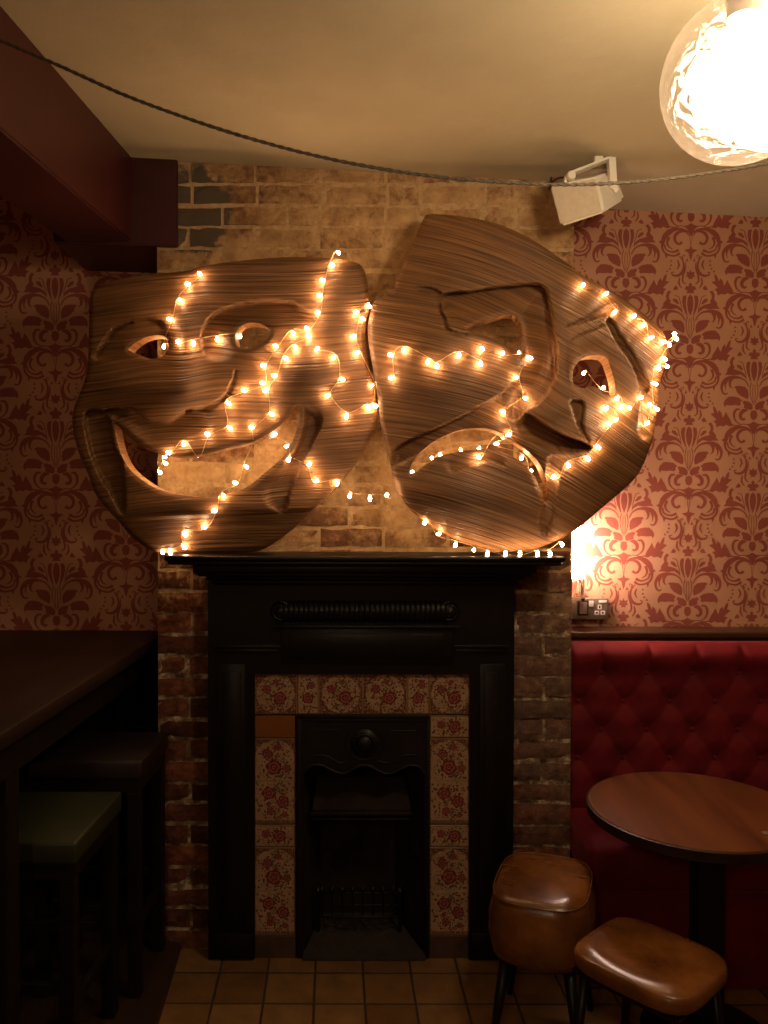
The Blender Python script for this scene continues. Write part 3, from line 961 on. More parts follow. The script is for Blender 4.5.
# cast iron insert
DI = 2.808
wave = [(303, 958), (303.5, 780), (304.5, 772), (311.5, 765.6), (321, 765.2), (331, 770), (342.7, 773.8), (350.5, 770.5), (358, 766.5), (365, 765), (371, 766.5), (379, 771), (388, 773.8), (398, 770.5), (408, 765.6), (418, 766.5), (424, 773), (425, 780), (425.5, 958)]
op = [XZ(x, y, DI) for x, y in wave]
pl = XZ(296.5, 714.5, DI); pr = XZ(430, 714.5, DI)
out = [(pl[0], .001), (op[0][0], .001)] + [(x, z) for x, z in op[1:-1]] + [(op[-1][0], .001), (pr[0], .001), (pr[0], pr[1]), (pl[0], pl[1])]
hood = prism('hood_plate', out, [], DI, DI+.028, IRON, fp)
bm = bmesh.new()
def ptube(path, Y, r, seg=8): tube(bm, [at(x, y, Y) for x, y in catmull(path, 2.5)], r, seg)
ptube(wave[2:-2], DI-.001, .0048)
mirror = lambda P: [(728.5-x, y) for x, y in P]
sw = [(313, 755.5), (321, 755), (329, 757), (336, 761.5), (343, 763), (350, 761)]
ptube(sw, DI-.001, .0036); ptube(mirror(sw), DI-.001, .0036)
ptube([(312, 730), (338, 730)], DI-.001, .003); ptube([(391, 731), (416, 731)], DI-.001, .003)
pbox(bm, 297, 714.8, 429.8, 719, DI-.008, DI, .002)
pbox(bm, 301, 719, 426, 722, DI-.005, DI, .002)
pbox(bm, 297, 715, 301.5, 958, DI-.006, DI, .002)
pbox(bm, 426.5, 715, 429.8, 958, DI-.006, DI, .002)
bobj('hood_moulding', bm, IRON, hood, 50)
bm = bmesh.new()
c = at(364.5, 743, DI)
lathe(bm, [(.050, 0), (.050, -.006), (.040, -.013), (.0385, -.012), (.0385, -.017), (.034, -.019), (.031, -.010), (.029, -.014), (.018, -.022), (.002, -.025)], c, 'Y', 40)
pts = [(c.x+.068*math.cos(t), DI-.001, c.z+.060*math.sin(t)) for t in [PI*.78+ (PI*1.44)*i/30 for i in range(31)]]
tube(bm, pts, .0036, 8)
bobj('roundel', bm, IRON, hood, 50)
# firebox: splayed cheeks, back, floor, tilted canopy
DB = 3.05
bl_, br_ = XZ(321, 900, DB)[0], XZ(394, 900, DB)[0]
fl_, fr_ = op[0][0]-.003, op[-1][0]+.003
zt2 = FZT+.045
bm = bmesh.new()
y0 = DI+.0285
def quadbox(a, b, c_, d_, t):
    """thin slab from four points with offset vector t"""
    hexa(bm, [a, b, c_, d_, tuple(Vector(a)+Vector(t)), tuple(Vector(b)+Vector(t)), tuple(Vector(c_)+Vector(t)), tuple(Vector(d_)+Vector(t))])
quadbox((fl_-.012, y0, .001), (bl_-.012, DB, .001), (bl_-.012, DB, zt2), (fl_-.012, y0, zt2), (.010, 0, 0))
quadbox((fr_+.002, y0, .001), (br_+.002, DB, .001), (br_+.002, DB, zt2), (fr_+.002, y0, zt2), (.010, 0, 0))
quadbox((bl_-.012, DB, .001), (br_+.012, DB, .001), (br_+.012, DB, zt2), (bl_-.012, DB, zt2), (0, .02, 0))
quadbox((fl_-.012, y0, zt2), (fr_+.012, y0, zt2), (br_+.012, DB, zt2), (bl_-.012, DB, zt2), (0, 0, .02))
bobj('firebox', bm, SOOT, fp)
bm = bmesh.new()
hexa(bm, [(fl_, 2.79, .0008), (fr_, 2.79, .0008), (br_+.001, DB-.001, .0008), (bl_-.001, DB-.001, .0008),
          (fl_+.004, 2.795, .022), (fr_-.004, 2.795, .022), (br_, DB-.001, .040), (bl_, DB-.001, .040)], .003)
for i in range(46):                       # rubble and ash on the hearth stone
    x = rnd.uniform(bl_+.0, br_-.0); y = rnd.uniform(2.86, 3.03); rr_ = rnd.uniform(.004, .012)
    lathe(bm, [(rr_*.2, -rr_*.5), (rr_, 0), (rr_*.6, rr_*.6), (rr_*.1, rr_*.8)], (x, y, .022+(y-2.8)*.07), 'Z', 6)
for i in range(9):
    rr_ = rnd.uniform(.012, .024)
    lathe(bm, [(rr_*.4, -rr_*.5), (rr_, 0), (rr_*.7, rr_*.6), (rr_*.1, rr_*.8)], (bl_+rnd.uniform(.0, .09), rnd.uniform(2.93, 3.02), .036), 'Z', 7)
bobj('hearth', bm, ASH, fp)
bm = bmesh.new()
p = [at(318, 776, 2.93), at(405, 776, 2.93), at(411, 811, 2.865), at(312, 811, 2.865)]
hexa(bm, [p[3], p[2], p[1], p[0]] + [q+Vector((0, .012, 0)) for q in (p[3], p[2], p[1], p[0])], .003)
tube(bm, [at(310, 813.5, 2.86), at(412, 813.5, 2.86)], .008, 10)
tube(bm, [at(312, 819, 2.865), at(410, 819, 2.865)], .005, 10)
bobj('canopy', bm, SOOT, fp)
bm = bmesh.new()
for yy in (893, 905, 917):
    tube(bm, [at(318, yy, 2.93), at(335, yy, 2.90), at(380, yy, 2.90), at(400, yy, 2.93)], .0035, 8)
for i in range(8):
    q = at(322+i*10.2, 892, 2.90)
    lathe(bm, [(.004, -.085), (.004, .0), (.009, .004), (.010, .012), (.006, .019), (.001, .022)], (q.x, 2.90, q.z), 'Z', 10)
for xx in (318, 400):
    q = at(xx, 893, 2.93); lathe(bm, [(.007, .03-q.z), (.007, .0), (.012, .01), (.002, .024)], (q.x, 2.93, q.z), 'Z', 10)
bobj('grate', bm, IRON, fp, 50)

# ------------------------------------------------------------------ the masks
def ledge(P, poly, crease, depth, L, soft=1.2):
    """recess in poly, sharp at the crease line and fading away from it over L pixels"""
    poly = catmull(poly, 4, True) if len(poly) > 4 else np.array(poly, float)
    ins = inside(P, poly); d, _ = dist_line(P, poly, closed=True)
    sd = np.where(ins, d, -d)
    dc, _ = dist_line(P, catmull(crease, 4))
    far = sstep((dc-2)/5)
    m = sstep((sd+soft)/(2*soft))*(1-far) + sstep(sd/(2+dc*.55))*far
    return depth*m*np.exp(-(dc/L)**1.6)
def recess(P, poly, depth, soft=1.8, sm=True):
    poly = catmull(poly, 4, True) if sm else np.array(poly, float)
    ins = inside(P, poly); d, _ = dist_line(P, poly, closed=True)
    return depth*sstep((np.where(ins, d, -d)+soft)/(2*soft))
def bump(P, cx, cy, ax, ay, h, ang=0):
    c, s_ = math.cos(ang), math.sin(ang)
    dx, dy = P[:, 0]-cx, P[:, 1]-cy
    u, v = (dx*c+dy*s_)/ax, (-dx*s_+dy*c)/ay
    return h*np.exp(-(u*u+v*v)*1.2)
def groove(P, path, w, depth):
    Q = catmull([(*p, ww) for p, ww in zip(path, w)], 3)
    d, ww = dist_line(P, Q[:, :2], Q[:, 2])
    return depth*np.clip(1-(d/np.maximum(ww*.55, .6))**2, 0, 1)**.6

OUT_L = catmull([(93, 289), (100, 284), (120, 279), (140, 275.5), (158, 273.5), (178, 272), (192, 269.5), (204, 266), (237, 261), (272, 258), (308, 257), (334, 258.5), (354, 262), (363, 268), (368, 286), (369, 306), (366, 326), (366, 348), (371.5, 378), (376, 400), (377, 418), (374, 432), (365, 448), (343, 479), (317, 505), (295, 527), (272, 544), (255, 551.5), (215, 553.5), (166, 553.5), (152, 551), (133, 538), (120, 523), (107, 509), (94.5, 492), (88.5, 475), (81, 459), (75.5, 442), (72.5, 425), (73, 412), (77, 399), (82.5, 386), (87, 370), (88.5, 350), (89, 320), (90, 297)], 2.0, True)
HOL_L = [catmull([(129, 349.5), (136, 342.5), (147, 337), (159, 335), (166.5, 338), (168.5, 347), (163, 356), (151, 358.8), (140, 355)], 1.8, True),
         catmull([(235.5, 343), (235.5, 334), (241, 326), (250, 322.8), (262, 324), (270, 330), (268, 338), (259, 344.5), (247, 348), (239, 347.5)], 1.8, True),
         catmull([(114.5, 424), (124, 432), (134, 441), (142, 447), (155, 452.5), (178, 457), (206, 453.5), (228, 448), (250, 443), (272, 431.5), (288, 418), (298.5, 405.5), (298.5, 421), (293, 440), (283, 457), (268, 470), (250, 485), (236, 491.5), (219, 495), (193, 496.5), (164, 491), (143, 480.5), (127, 465.5), (118.5, 446)], 2.0, True)]
def field_L(P):
    x, y = P[:, 0], P[:, 1]
    base = .085 + .115*np.sqrt(np.clip(1-((x-225)/185)**2*.92-((y-400)/190)**2*.85, .0, 1))
    h = np.zeros(len(P))
    h += ledge(P, [(94, 356), (103, 347), (110, 333), (121, 324.5), (137, 320), (158, 320), (175, 330), (178, 350), (165, 366), (135, 368), (108, 364)], [(94, 357), (103, 348), (110, 334), (121, 325), (137, 321), (157, 319)], -.022, 20)
    h += groove(P, [(93, 357), (101, 350.5), (108, 338), (118, 328), (133, 322)], [3, 5, 5, 4, 2], -.012)
    h += bump(P, 130, 308, 45, 13, .012)
    h += ledge(P, [(202, 350), (202, 334), (206, 323), (216, 313), (237, 305.5), (264, 301.5), (295, 303.5), (318, 313), (330, 335), (318, 358), (285, 370), (240, 368), (212, 362)], [(202, 352), (202, 334), (206, 323), (216, 313), (237, 305.5), (264, 301.5), (292, 303)], -.034, 24)
    h += bump(P, 252, 338, 26, 17, .018)
    h += bump(P, 184, 350, 20, 52, .030)
    h += bump(P, 166, 393, 44, 24, .046)
    h += ledge(P, [(104, 411), (128, 406.5), (140, 413), (152, 421), (172, 420), (186, 410), (205, 404), (214, 420), (205, 440), (180, 450), (150, 446), (128, 430)], [(104, 411), (128, 407), (140, 414), (152, 421), (172, 420), (187, 409)], -.036, 17)
    h += groove(P, [(185, 410), (206, 408), (222, 400), (232, 386), (236, 370)], [4, 5, 4, 3, 1], -.010)
    h += bump(P, 300, 378, 52, 42, .030)
    h += bump(P, 110, 384, 26, 24, .014)
    h += recess(P, [(86, 412.5), (104, 412.5), (111, 426), (114, 446), (122, 466), (124, 512), (112, 494), (97, 468), (88.5, 441)], -.030)
    h += ledge(P, [(300, 398), (321.5, 416), (315, 438), (302, 461), (292, 486), (283.5, 511), (262, 503), (262, 482), (285, 460), (296, 440), (300, 421)], [(321.5, 416), (315, 438), (302, 461), (292, 486), (283.5, 511)], -.034, 24)
    h += bump(P, 190, 508, 95, 14, .014)
    s_ = y-(519-(x-145)*.055); h -= .010*sstep((s_+1)/2.2) + np.clip(s_, 0, 60)*.0009
    # small round-over along rims
    for ring in [OUT_L]+HOL_L:
        d, _ = dist_line(P, ring, closed=True); h -= .008*np.clip(1-d/5, 0, 1)**2
    return np.maximum(base+1.3*h, .055), base
OUT_R = catmull([(423.5, 219), (429, 214.3), (445, 214.8), (462, 216.5), (495, 223), (527.5, 237), (560, 258), (584, 276), (612, 291), (634, 306), (652, 321), (664, 334), (667.5, 348), (664.5, 365), (659, 390), (655.5, 422), (652, 441), (641, 469), (629, 484.5), (602.5, 507.5), (574, 531), (542, 546.5), (513.5, 551.5), (485, 549.5), (462, 542.5), (434, 528), (410, 509), (396.5, 488), (389.5, 460), (383, 432), (379.5, 415), (378, 398), (374.5, 376), (369.5, 348), (368, 330), (370.5, 312), (375, 301), (391, 291.5), (401, 269), (411, 247)], 2.0, True)
HOL_R = [catmull([(469, 330), (477, 323.5), (496, 317.5), (508, 314.5), (517, 317.5), (521.5, 328), (522.5, 345), (521, 357), (516, 354), (508, 348), (500, 342), (486, 336)], 1.8, True),
         catmull([(573, 381), (573.5, 370), (581, 359.5), (590, 355.5), (605, 357), (611, 369), (615, 384), (614.5, 395), (604, 393.5), (594, 386.5), (584, 388), (576, 386)], 1.8, True),
         catmull([(410, 474), (412, 463.5), (421, 452), (438.6, 438.8), (458.6, 430.5), (478.5, 428), (494, 430.5), (508, 437.5), (524, 448), (538, 461.5), (545.5, 477), (547, 491), (545, 502), (540, 488), (533, 474.5), (523, 463.5), (507, 454), (489.6, 449.5), (472, 449.8), (454, 452.5), (436, 457.5), (423, 466)], 1.8, True)]
def field_R(P):
    x, y = P[:, 0], P[:, 1]
    base = .09 + .125*np.sqrt(np.clip(1-((x-505)/170)**2*.90-((y-385)/185)**2*.88, .0, 1))
    base = base - .0003*np.clip(x-560, 0, 200)
    h = np.zeros(len(P))
    h += bump(P, 436, 362, 64, 62, .046)
    h += ledge(P, [(512, 384), (499, 395.5), (474, 409.5), (454, 420), (423, 434), (396, 450), (392, 470), (430, 452), (480, 432), (512, 432), (530, 410), (526, 390)], [(512, 384), (499, 395), (474, 409.5), (454, 420), (423, 434), (396, 450)], -.036, 20)
    h += groove(P, [(418, 288), (431, 291), (441, 296), (439, 305), (443, 317), (450, 331), (470, 335)], [3, 6, 6, 4, 4, 3, 1], -.018)
    up = [(443, 296.5), (470, 291), (500, 286.5), (538, 284), (547, 292), (550.5, 309.5), (555, 334), (556.5, 366), (551, 385), (542, 399), (527, 409.5), (515, 420)]
    h += ledge(P, up+[(505, 410), (511, 385), (508, 364), (495, 344), (470, 334.5), (450, 331)], up, -.050, 26)
    h += ledge(P, [(512, 314), (524, 322), (527, 350), (519, 372), (505, 390), (512, 402), (535, 392), (548, 365), (549, 330), (540, 302), (520, 300)], [(548, 310), (551, 340), (550, 372), (535, 398), (515, 414)], -.014, 20)
    h += bump(P, 566, 345, 15, 60, .024, -.12)
    h += bump(P, 556, 412, 34, 24, .046)
    h += ledge(P, [(518.5, 418), (528, 413.5), (549, 427), (568, 437), (582, 442), (590, 448), (577, 453.5), (551, 453), (528, 443.5), (517, 428)], [(528, 413), (549, 427), (568, 437), (582, 442), (590, 447)], -.060, 30, 1.3)
    h += recess(P, [(570.5, 401), (583, 403), (582, 424), (589, 441), (580, 428), (573, 411)], -.028)
    h += groove(P, [(567, 326.5), (590, 318), (612, 309)], [2, 5, 8], -.020)
    h += groove(P, [(609, 322), (621, 342), (633, 359), (640, 374), (645, 388)], [6, 8, 7, 8, 9], -.026)
    h += groove(P, [(571, 340), (592, 331), (608, 324)], [1.5, 2.5, 2], -.008)
    h += bump(P, 592, 342, 26, 16, .012, -.3)
    h += bump(P, 470, 500, 74, 34, .034, .25)
    h += ledge(P, [(452, 472), (470, 464.5), (490, 461.5), (505, 466), (500, 452), (472, 449), (440, 458)], [(452, 472), (470, 464.5), (490, 461.5), (505, 465)], -.016, 8)
    h += bump(P, 602, 458, 50, 40, .026)
    h += ledge(P, [(547, 470), (552, 455), (575, 455), (562, 480), (556, 520), (545, 538), (538, 520), (546, 495)], [(549, 458), (548, 480), (547, 500), (541, 530)], -.020, 14)
    h += ledge(P, [(645, 389), (660, 380), (662, 410), (655, 440), (640, 436), (641, 410)], [(645, 389), (641, 410), (640, 436)], -.020, 15)
    for ring in [OUT_R]+HOL_R:
        d, _ = dist_line(P, ring, closed=True); h -= .008*np.clip(1-d/5, 0, 1)**2
    return np.maximum(base+1.3*h, .045), base
MASK_Y = BREAST-.012
def world_pts(V, d):
    dirx = FW.x*F + RT.x*(V[:, 0]-384) - UP.x*(V[:, 1]-512)
    diry = FW.y*F + RT.y*(V[:, 0]-384) - UP.y*(V[:, 1]-512)
    dirz = FW.z*F + RT.z*(V[:, 0]-384) - UP.z*(V[:, 1]-512)
    Y = MASK_Y-d; t = Y/diry
    W = np.stack([dirx*t, Y, CAM_H+dirz*t], 1)
    W[:, 2] = np.maximum(W[:, 2], SHELF_Z+.0015)
    return W
def build_mask(name, outline, holes, field, grain, label):
    V, T = triangulate(outline, holes, 2.0)
    d, base = field(V)
    fr = world_pts(V, d)
    bk = fr.copy(); bk[:, 1] = np.minimum(MASK_Y-.002, MASK_Y-(base-.085)); bk[:, 1] = np.maximum(bk[:, 1], fr[:, 1]+.03)
    v = grain(V[:, 0], V[:, 1]) - 85*(d-base)
    uv = np.stack([V[:, 0]/300, v/300], 1)
    o = slab(name, V, T, fr, bk, [WOODM, EDGE], None, uv)
    tag(o, label, 'mask', 'theatre masks above the fireplace')
    return o
build_mask('theatre_mask', OUT_L, HOL_L, field_L, lambda x, y: y-.00075*np.clip(230-x, 0, 999)**2+.0004*np.clip(x-260, 0, 999)**2, 'large carved laminated wood laughing comedy mask on the mantel, left of the pair')
build_mask('theatre_mask', OUT_R, HOL_R, field_R, lambda x, y: y-(.12*(x-400)+np.where(x > 400, .00135, 0)*(x-400)**2), 'large carved laminated wood frowning tragedy mask with downturned mouth on the mantel')

# ------------------------------------------------------------------ fairy lights
def surf_d(P):
    P = np.asarray(P, float)
    dl, _ = field_L(P); dr, _ = field_R(P)
    eL, _ = dist_line(P, OUT_L, closed=True); eR, _ = dist_line(P, OUT_R, closed=True)
    iL = inside(P, OUT_L); iR = inside(P, OUT_R)
    left = iL | (~iR & (eL < eR))
    d = np.where(left, dl, dr)
    return d, iL | iR
SHELFY = SHELF_F+.012
def light_pos(P, lift):
    """points on the mask (or hanging by it) for photo positions"""
    d, ins = surf_d(P)
    Y = MASK_Y-d-lift
    for H in HOL_L+HOL_R:                    # lights that hang inside an opening sit deeper
        Y = np.where(inside(P, H), Y+.095, Y)
    Y = np.where(ins, Y, np.minimum(Y, MASK_Y-.125-lift))
    P = np.asarray(P, float)
    Y = np.where((P[:, 1] > 549) & (P[:, 0] > 468), SHELFY+.02, Y)
    # short smoothing so a wire spans hollows
    out = [at(px, py, y) for (px, py), y in zip(P, Y)]
    for q in out: q.z = max(q.z, SHELF_Z+.006)
    return out
bm = bmesh.new()
lathe(bm, [(.0016, .0095), (.0030, .0075), (.0050, .000), (.0056, -.005), (.0040, -.0090), (.0014, -.0105)], (0, 0, 0), 'Z', 8)
for f in bm.faces: f.smooth = True
bulb_me = bpy.data.meshes.new('bulb'); bm.to_mesh(bulb_me); bm.free(); bulb_me.materials.append(BULB)
STRINGS = [
 ('short fairy light string running down beside and through the laughing mask\'s left eye',
  [(200, 274), (188, 284), (180, 300), (170, 319), (163, 336.5), (164, 346), (178, 342), (193.5, 343), (217, 339), (240, 336)]),
 ('fairy light string from the laughing mask\'s top edge down into its left mouth corner',
  [(338, 252.5), (332, 264.6), (322.7, 280), (320, 295), (318, 312.5), (307.5, 328.5), (293, 333), (276, 346), (263.7, 365.4), (263, 383), (244, 390.4), (228, 403), (229.4, 427.7), (207.5, 434.4), (198, 455.6), (183.5, 443.5), (168.5, 453), (164.8, 456.7), (165.2, 463), (159.6, 472)]),
 ('fairy light string crossing the laughing mouth diagonally down to the mantel\'s left end',
  [(309, 336), (295.4, 347), (285.6, 358), (274.6, 375.4), (266, 390), (271.5, 414), (251.7, 427.5), (250, 443.5), (246, 466.5), (235.6, 482.7), (223, 495), (214.4, 510.8), (204, 527.5), (184.6, 534), (184, 547), (170, 552), (162.7, 553)]),
 ('fairy light string hanging between the two masks\' chins and along the mantel edge',
  [(271, 433), (274, 435), (286.7, 446), (288.8, 459.4), (309, 464.4), (315.8, 481), (337.3, 483), (350, 495.6), (370, 498), (386.6, 495), (425, 522), (438.6, 534), (455.5, 544.5), (474, 549.8), (487.4, 553.6), (505.7, 554), (520, 554), (537.6, 553.6), (550, 553), (561.6, 544)]),
 ('looped fairy light string where the two masks meet',
  [(317, 349), (334, 357), (342, 379), (328, 395.6), (346.7, 416), (368.3, 407), (374.8, 405.6), (372, 385), (357.5, 352.5), (353.7, 336), (362.3, 318.5), (356.5, 312), (369, 305.6)]),
 ('fairy light string across the frowning mask\'s left cheek and down to its mouth',
  [(391.6, 377.6), (391, 354.7), (403.6, 349.5), (428, 361), (436.9, 365.7), (459, 354.7), (480.7, 363.3), (482.3, 348.8), (502.5, 353.5), (519, 352.8), (529.7, 357.7), (516.5, 377.4), (525, 398), (502.9, 411.4), (509, 434.7), (496.2, 444), (521.7, 457.5), (531, 470.8)]),
 ('fairy light string lying along the frowning mask\'s mouth and up its right cheek',
  [(412.5, 472), (432, 458), (440.4, 455.5), (460.8, 451), (479, 449), (479, 457.5), (503, 437), (553.4, 477), (568, 465), (588, 458.5), (598, 446.8), (609, 423.8), (616, 419.4), (606.6, 408)]),
 ('fairy light string bunched around the right edge and right eye of the frowning mask',
  [(582.9, 285.5), (605.6, 293.9), (614.5, 312), (633.6, 316), (643.7, 324.8), (651, 337.7), (663.3, 342.4), (669.2, 344.4), (675.9, 338.4), (674.7, 333.7), (664.3, 358.5), (667.5, 366.4), (658.3, 367.9), (654.6, 383.7), (656.5, 408.8), (650, 404.6), (647, 423.4), (640.6, 397.6), (629.6, 408), (621.9, 406.5), (617.2, 398), (603, 388), (584, 372.6)]),
]
for lab, P in STRINGS:
    base = light_pos([P[0]], .004)[0]
    st = thing('fairy_light_string', base, lab, 'fairy lights', 'fairy light strings on the masks')
    nodes = []
    for i, (x, y) in enumerate(P):
        q0 = P[max(i-1, 0)]; q1 = P[min(i+1, len(P)-1)]
        tx, ty = q1[0]-q0[0], q1[1]-q0[1]; L_ = math.hypot(tx, ty)+1e-6
        sgn = 1 if rnd.random() < .5 else -1
        nodes.append((x-sgn*ty/L_*2.6, y+sgn*tx/L_*2.6-1.0))
    path = catmull(nodes, 3.0)
    wp = light_pos(path, .004)
    # smooth depth so the wire bridges sharp hollows
    ys = np.array([q.y for q in wp])
    for _ in range(3): ys[1:-1] = np.minimum(ys[1:-1], (ys[:-2]+2*ys[1:-1]+ys[2:])/4)
    wp = [at(p_[0], p_[1], yv) for p_, yv in zip(path, ys)]
    for q in wp: q.z = max(q.z, SHELF_Z+.003)
    bm = bmesh.new()
    tube(bm, wp, .00095, 5)
    npos = light_pos(nodes, .004); bpos = light_pos(P, .013)
    for i in range(len(P)):
        k = int(np.argmin(np.linalg.norm(path-np.array(nodes[i]), axis=1)))
        d_ = (bpos[i]-wp[k]).normalized()
        tube(bm, [wp[k], bpos[i]-d_*.006], .0011, 5)
    bobj('wire', bm, WIRE, st)
    for i in range(len(P)):
        k = int(np.argmin(np.linalg.norm(path-np.array(nodes[i]), axis=1)))
        d_ = (bpos[i]-wp[k]).normalized()
        b_ = bpy.data.objects.new('bulb', bulb_me); COL.objects.link(b_)
        b_.parent = st
        b_.rotation_mode = 'QUATERNION'
        b_.rotation_quaternion = (-d_).to_track_quat('Z', 'Y')
        b_.location = bpos[i]-st.location

# ------------------------------------------------------------------ globe pendant, cable, speaker
GC = at(743, 80, 1.50); GR = .147
gl = thing('globe_pendant_lamp', (GC.x, GC.y, ceil_z(GC.x)), 'crackle glass globe lamp glowing bright white at the top right of the photo', 'lamp')
def sphere(bm, c, r, seg=48, rings=32, top=.0):
    prof = []
    for k in range(rings+1):
        t = -PI/2+PI*k/rings
        prof.append((max(.0008, r*math.cos(t)), r*math.sin(t)))
    lathe(bm, prof, c, 'Z', seg)
bm = bmesh.new(); sphere(bm, (0, 0, 0), GR)
o = bobj('glass_shade', bm, GLASS, None, 60); o.parent = gl; o.location = GC-gl.location
bm = bmesh.new()
prof = [(.002, -.118), (.03, -.114), (.06, -.096), (.080, -.05), (.094, 0), (.092, .05), (.075, .09), (.045, .11), (.022, .118)]
lathe(bm, prof, GC+Vector((.052, -.0, -.005)), 'Z', 32)
bobj('bulb', bm, GLOBE, gl, 60)
bm = bmesh.new()
zc_ = ceil_z(GC.x)-GC.z
lathe(bm, [(.030, .113), (.030, .15), (.052, .151), (.052, .165), (.010, .172), (.010, zc_-.02), (.05, zc_-.018), (.05, zc_-.004)], GC, 'Z', 32)
bobj('rod', bm, STEEL, gl, 40)

cab = catmull([(-105, -12, 1.86), (-60, 12, 1.86), (0, 40, 1.86), (60, 66, 1.86), (122, 94, 1.86), (175, 114, 1.87), (235, 134, 1.88), (300, 152, 1.9), (365, 166, 1.91), (430, 176, 1.92), (490, 181.5, 1.92), (548, 184.5, 1.92), (600, 184, 1.92), (660, 179.5, 1.92), (720, 171.5, 1.92), (768, 163, 1.92), (850, 142, 1.92), (940, 108, 1.92), (1004, 60, 1.93)], 2.2)
bm = bmesh.new()
cp = [at(a_, b_, c_) for a_, b_, c_ in cab]
for s0 in (0, PI):               # two twisted cores
    pts = []
    for i, q in enumerate(cp):
        ph = i*.75+s0
        pts.append(q+Vector((0, math.cos(ph), math.sin(ph)))*.0017)
    tube(bm, pts, .0031, 6)
tag(bobj('flex_cable', bm, CABLE), 'twisted brown flex cable sagging across the room below the ceiling', 'cable')

# speaker
SPY = 2.62
spc = at(588, 195, SPY)
sp = thing('wall_speaker', spc, 'small cream white loudspeaker tilted on a bracket under the ceiling', 'speaker')
# outline of the baffle in the photo -> a tilted cabinet
A = at(549, 186, 2.64); B = at(596, 177, 2.60); C = at(604, 213, 2.585); Dd = at(560, 227, 2.63)
A2 = at(565, 180, 2.78); B2 = at(614, 170, 2.73); C2 = at(626, 199, 2.72); D2 = at(572, 218, 2.77)
bm = bmesh.new()
hexa(bm, [Dd, C, C2, D2, A, B, B2, A2], .010, 4)
cbn = bobj('cabinet', bm, WHITEP, sp, 50)
bm = bmesh.new()
n_ = (B-A).cross(Dd-A).normalized()
if n_.y > 0: n_ = -n_
cen = (A+B+C+Dd)/4
g = [cen+(q-cen)*.93+n_*.001 for q in (Dd, C, B, A)]
g2 = [q+n_*.006 for q in [cen+(q-cen)*.90 for q in (Dd, C, B, A)]]
hexa(bm, g+g2, .003, 2)
bobj('grille', bm, GRILLE, cbn, 50)
bm = bmesh.new()
zt_ = ceil_z(spc.x)-.001
e1 = (B+C+B2+C2)/4+Vector((.006, 0, 0)); e0 = (A+Dd+A2+D2)/4-Vector((.004, 0, 0))
tR = at(611, 158, 2.66); tL = at(566, 176, 2.66)
def strap(p, q, w, t=.004):
    ax = (q-p).normalized(); s_ = Vector((0, 1, 0)); s_ = (s_-ax*s_.dot(ax)).normalized(); nn = ax.cross(s_)
    P8 = [p-s_*w-nn*t, p+s_*w-nn*t, p+s_*w+nn*t, p-s_*w+nn*t, q-s_*w-nn*t, q+s_*w-nn*t, q+s_*w+nn*t, q-s_*w+nn*t]
    hexa(bm, P8, .0015, 2)
strap(e1+Vector((.002, 0, 0)), tR, .016, .0115)
strap(tR, tL, .018, .004)
strap(e0, tL, .014)
mid = (tR*.7+tL*.3)
strap(Vector((mid.x, mid.y, zt_)), mid, .02, .014)
q = at(571, 176, 2.64); lathe(bm, [(.012, -.012), (.015, -.008), (.015, .006), (.008, .012)], q, 'Y', 16)
lathe(bm, [(.009, -.006), (.009, .004)], e1+Vector((.012, 0, 0)), 'Y', 16)
bobj('bracket', bm, WHITEP, sp, 40)
bm = bmesh.new()
tube(bm, [at(x, y, yy) for x, y, yy in catmull([(569, 178, 2.66), (560, 178, 2.70), (552, 182, 2.74), (549, 190, 2.80), (552, 176, 2.84), (556, 171, 2.85), (540, 170, 2.855), (520, 172, 2.855)], 3)], .0035, 7)
bobj('speaker_cable', bm, BLACKP, sp)

# ------------------------------------------------------------------ lit tube, socket
tl = thing('tube_lamp', at(577, 596, 3.04), 'glaring white tube lamp with plug standing behind the chimney breast corner beside the socket', 'lamp')
q0 = at(577.5, 578, 3.005); q1 = at(577.5, 526, 3.005)
bm = bmesh.new()
lathe(bm, [(.006, 0), (.023, .006), (.026, .02), (.026, q1.z-q0.z-.015), (.012, q1.z-q0.z), (.002, q1.z-q0.z+.004)], q0, 'Z', 20)
bobj('glowing_tube', bm, TUBE, tl, 50)
bm = bmesh.new()
q = at(577.5, 598, 3.005)
for k in range(8):
    t = 2*PI*k/8
    tube(bm, [(q0.x+.024*math.cos(t), q0.y+.024*math.sin(t), q.z), (q0.x+.026*math.cos(t), q0.y+.026*math.sin(t), q0.z+.02)], .0022, 6)
lathe(bm, [(.027, 0), (.029, .003), (.027, .006)], (q0.x, q0.y, q.z), 'Z', 20)
lathe(bm, [(.027, 0), (.029, .003), (.024, .006), (.012, .008)], (q0.x, q0.y, q0.z-.006), 'Z', 20)
bobj('cage_base', bm, WHITE2, tl, 50)
sk = thing('double_socket', at(592, 608, ALC_R), 'brushed metal double plug socket with white switches on red damask wall', 'socket')
bm = bmesh.new()
pbox(bm, 572, 598.5, 608.5, 619.5, 3.07, ALC_R-.0007, .003, 2)
bobj('faceplate', bm, STEEL, sk, 40)
for x0, x1 in ((589.3, 593.6),):
    bm = bmesh.new(); pbox(bm, x0, 601, x1, 606.8, 3.065, 3.0699, .001, 2); bobj('switch', bm, WHITE2, sk, 40)
bm = bmesh.new(); pbox(bm, 599, 600.2, 607, 602.8, 3.067, 3.0699, .001, 2); bobj('switch', bm, WHITE2, sk, 40)
bm = bmesh.new()
pbox(bm, 597.8, 604.8, 601.6, 609.2, 3.0685, 3.0699)
pbox(bm, 594.6, 610.8, 599, 614.6, 3.0685, 3.0699)
pbox(bm, 600.6, 610.8, 605, 614.6, 3.0685, 3.0699)
bobj('socket_surround', bm, WHITE2, sk)
bm = bmesh.new()
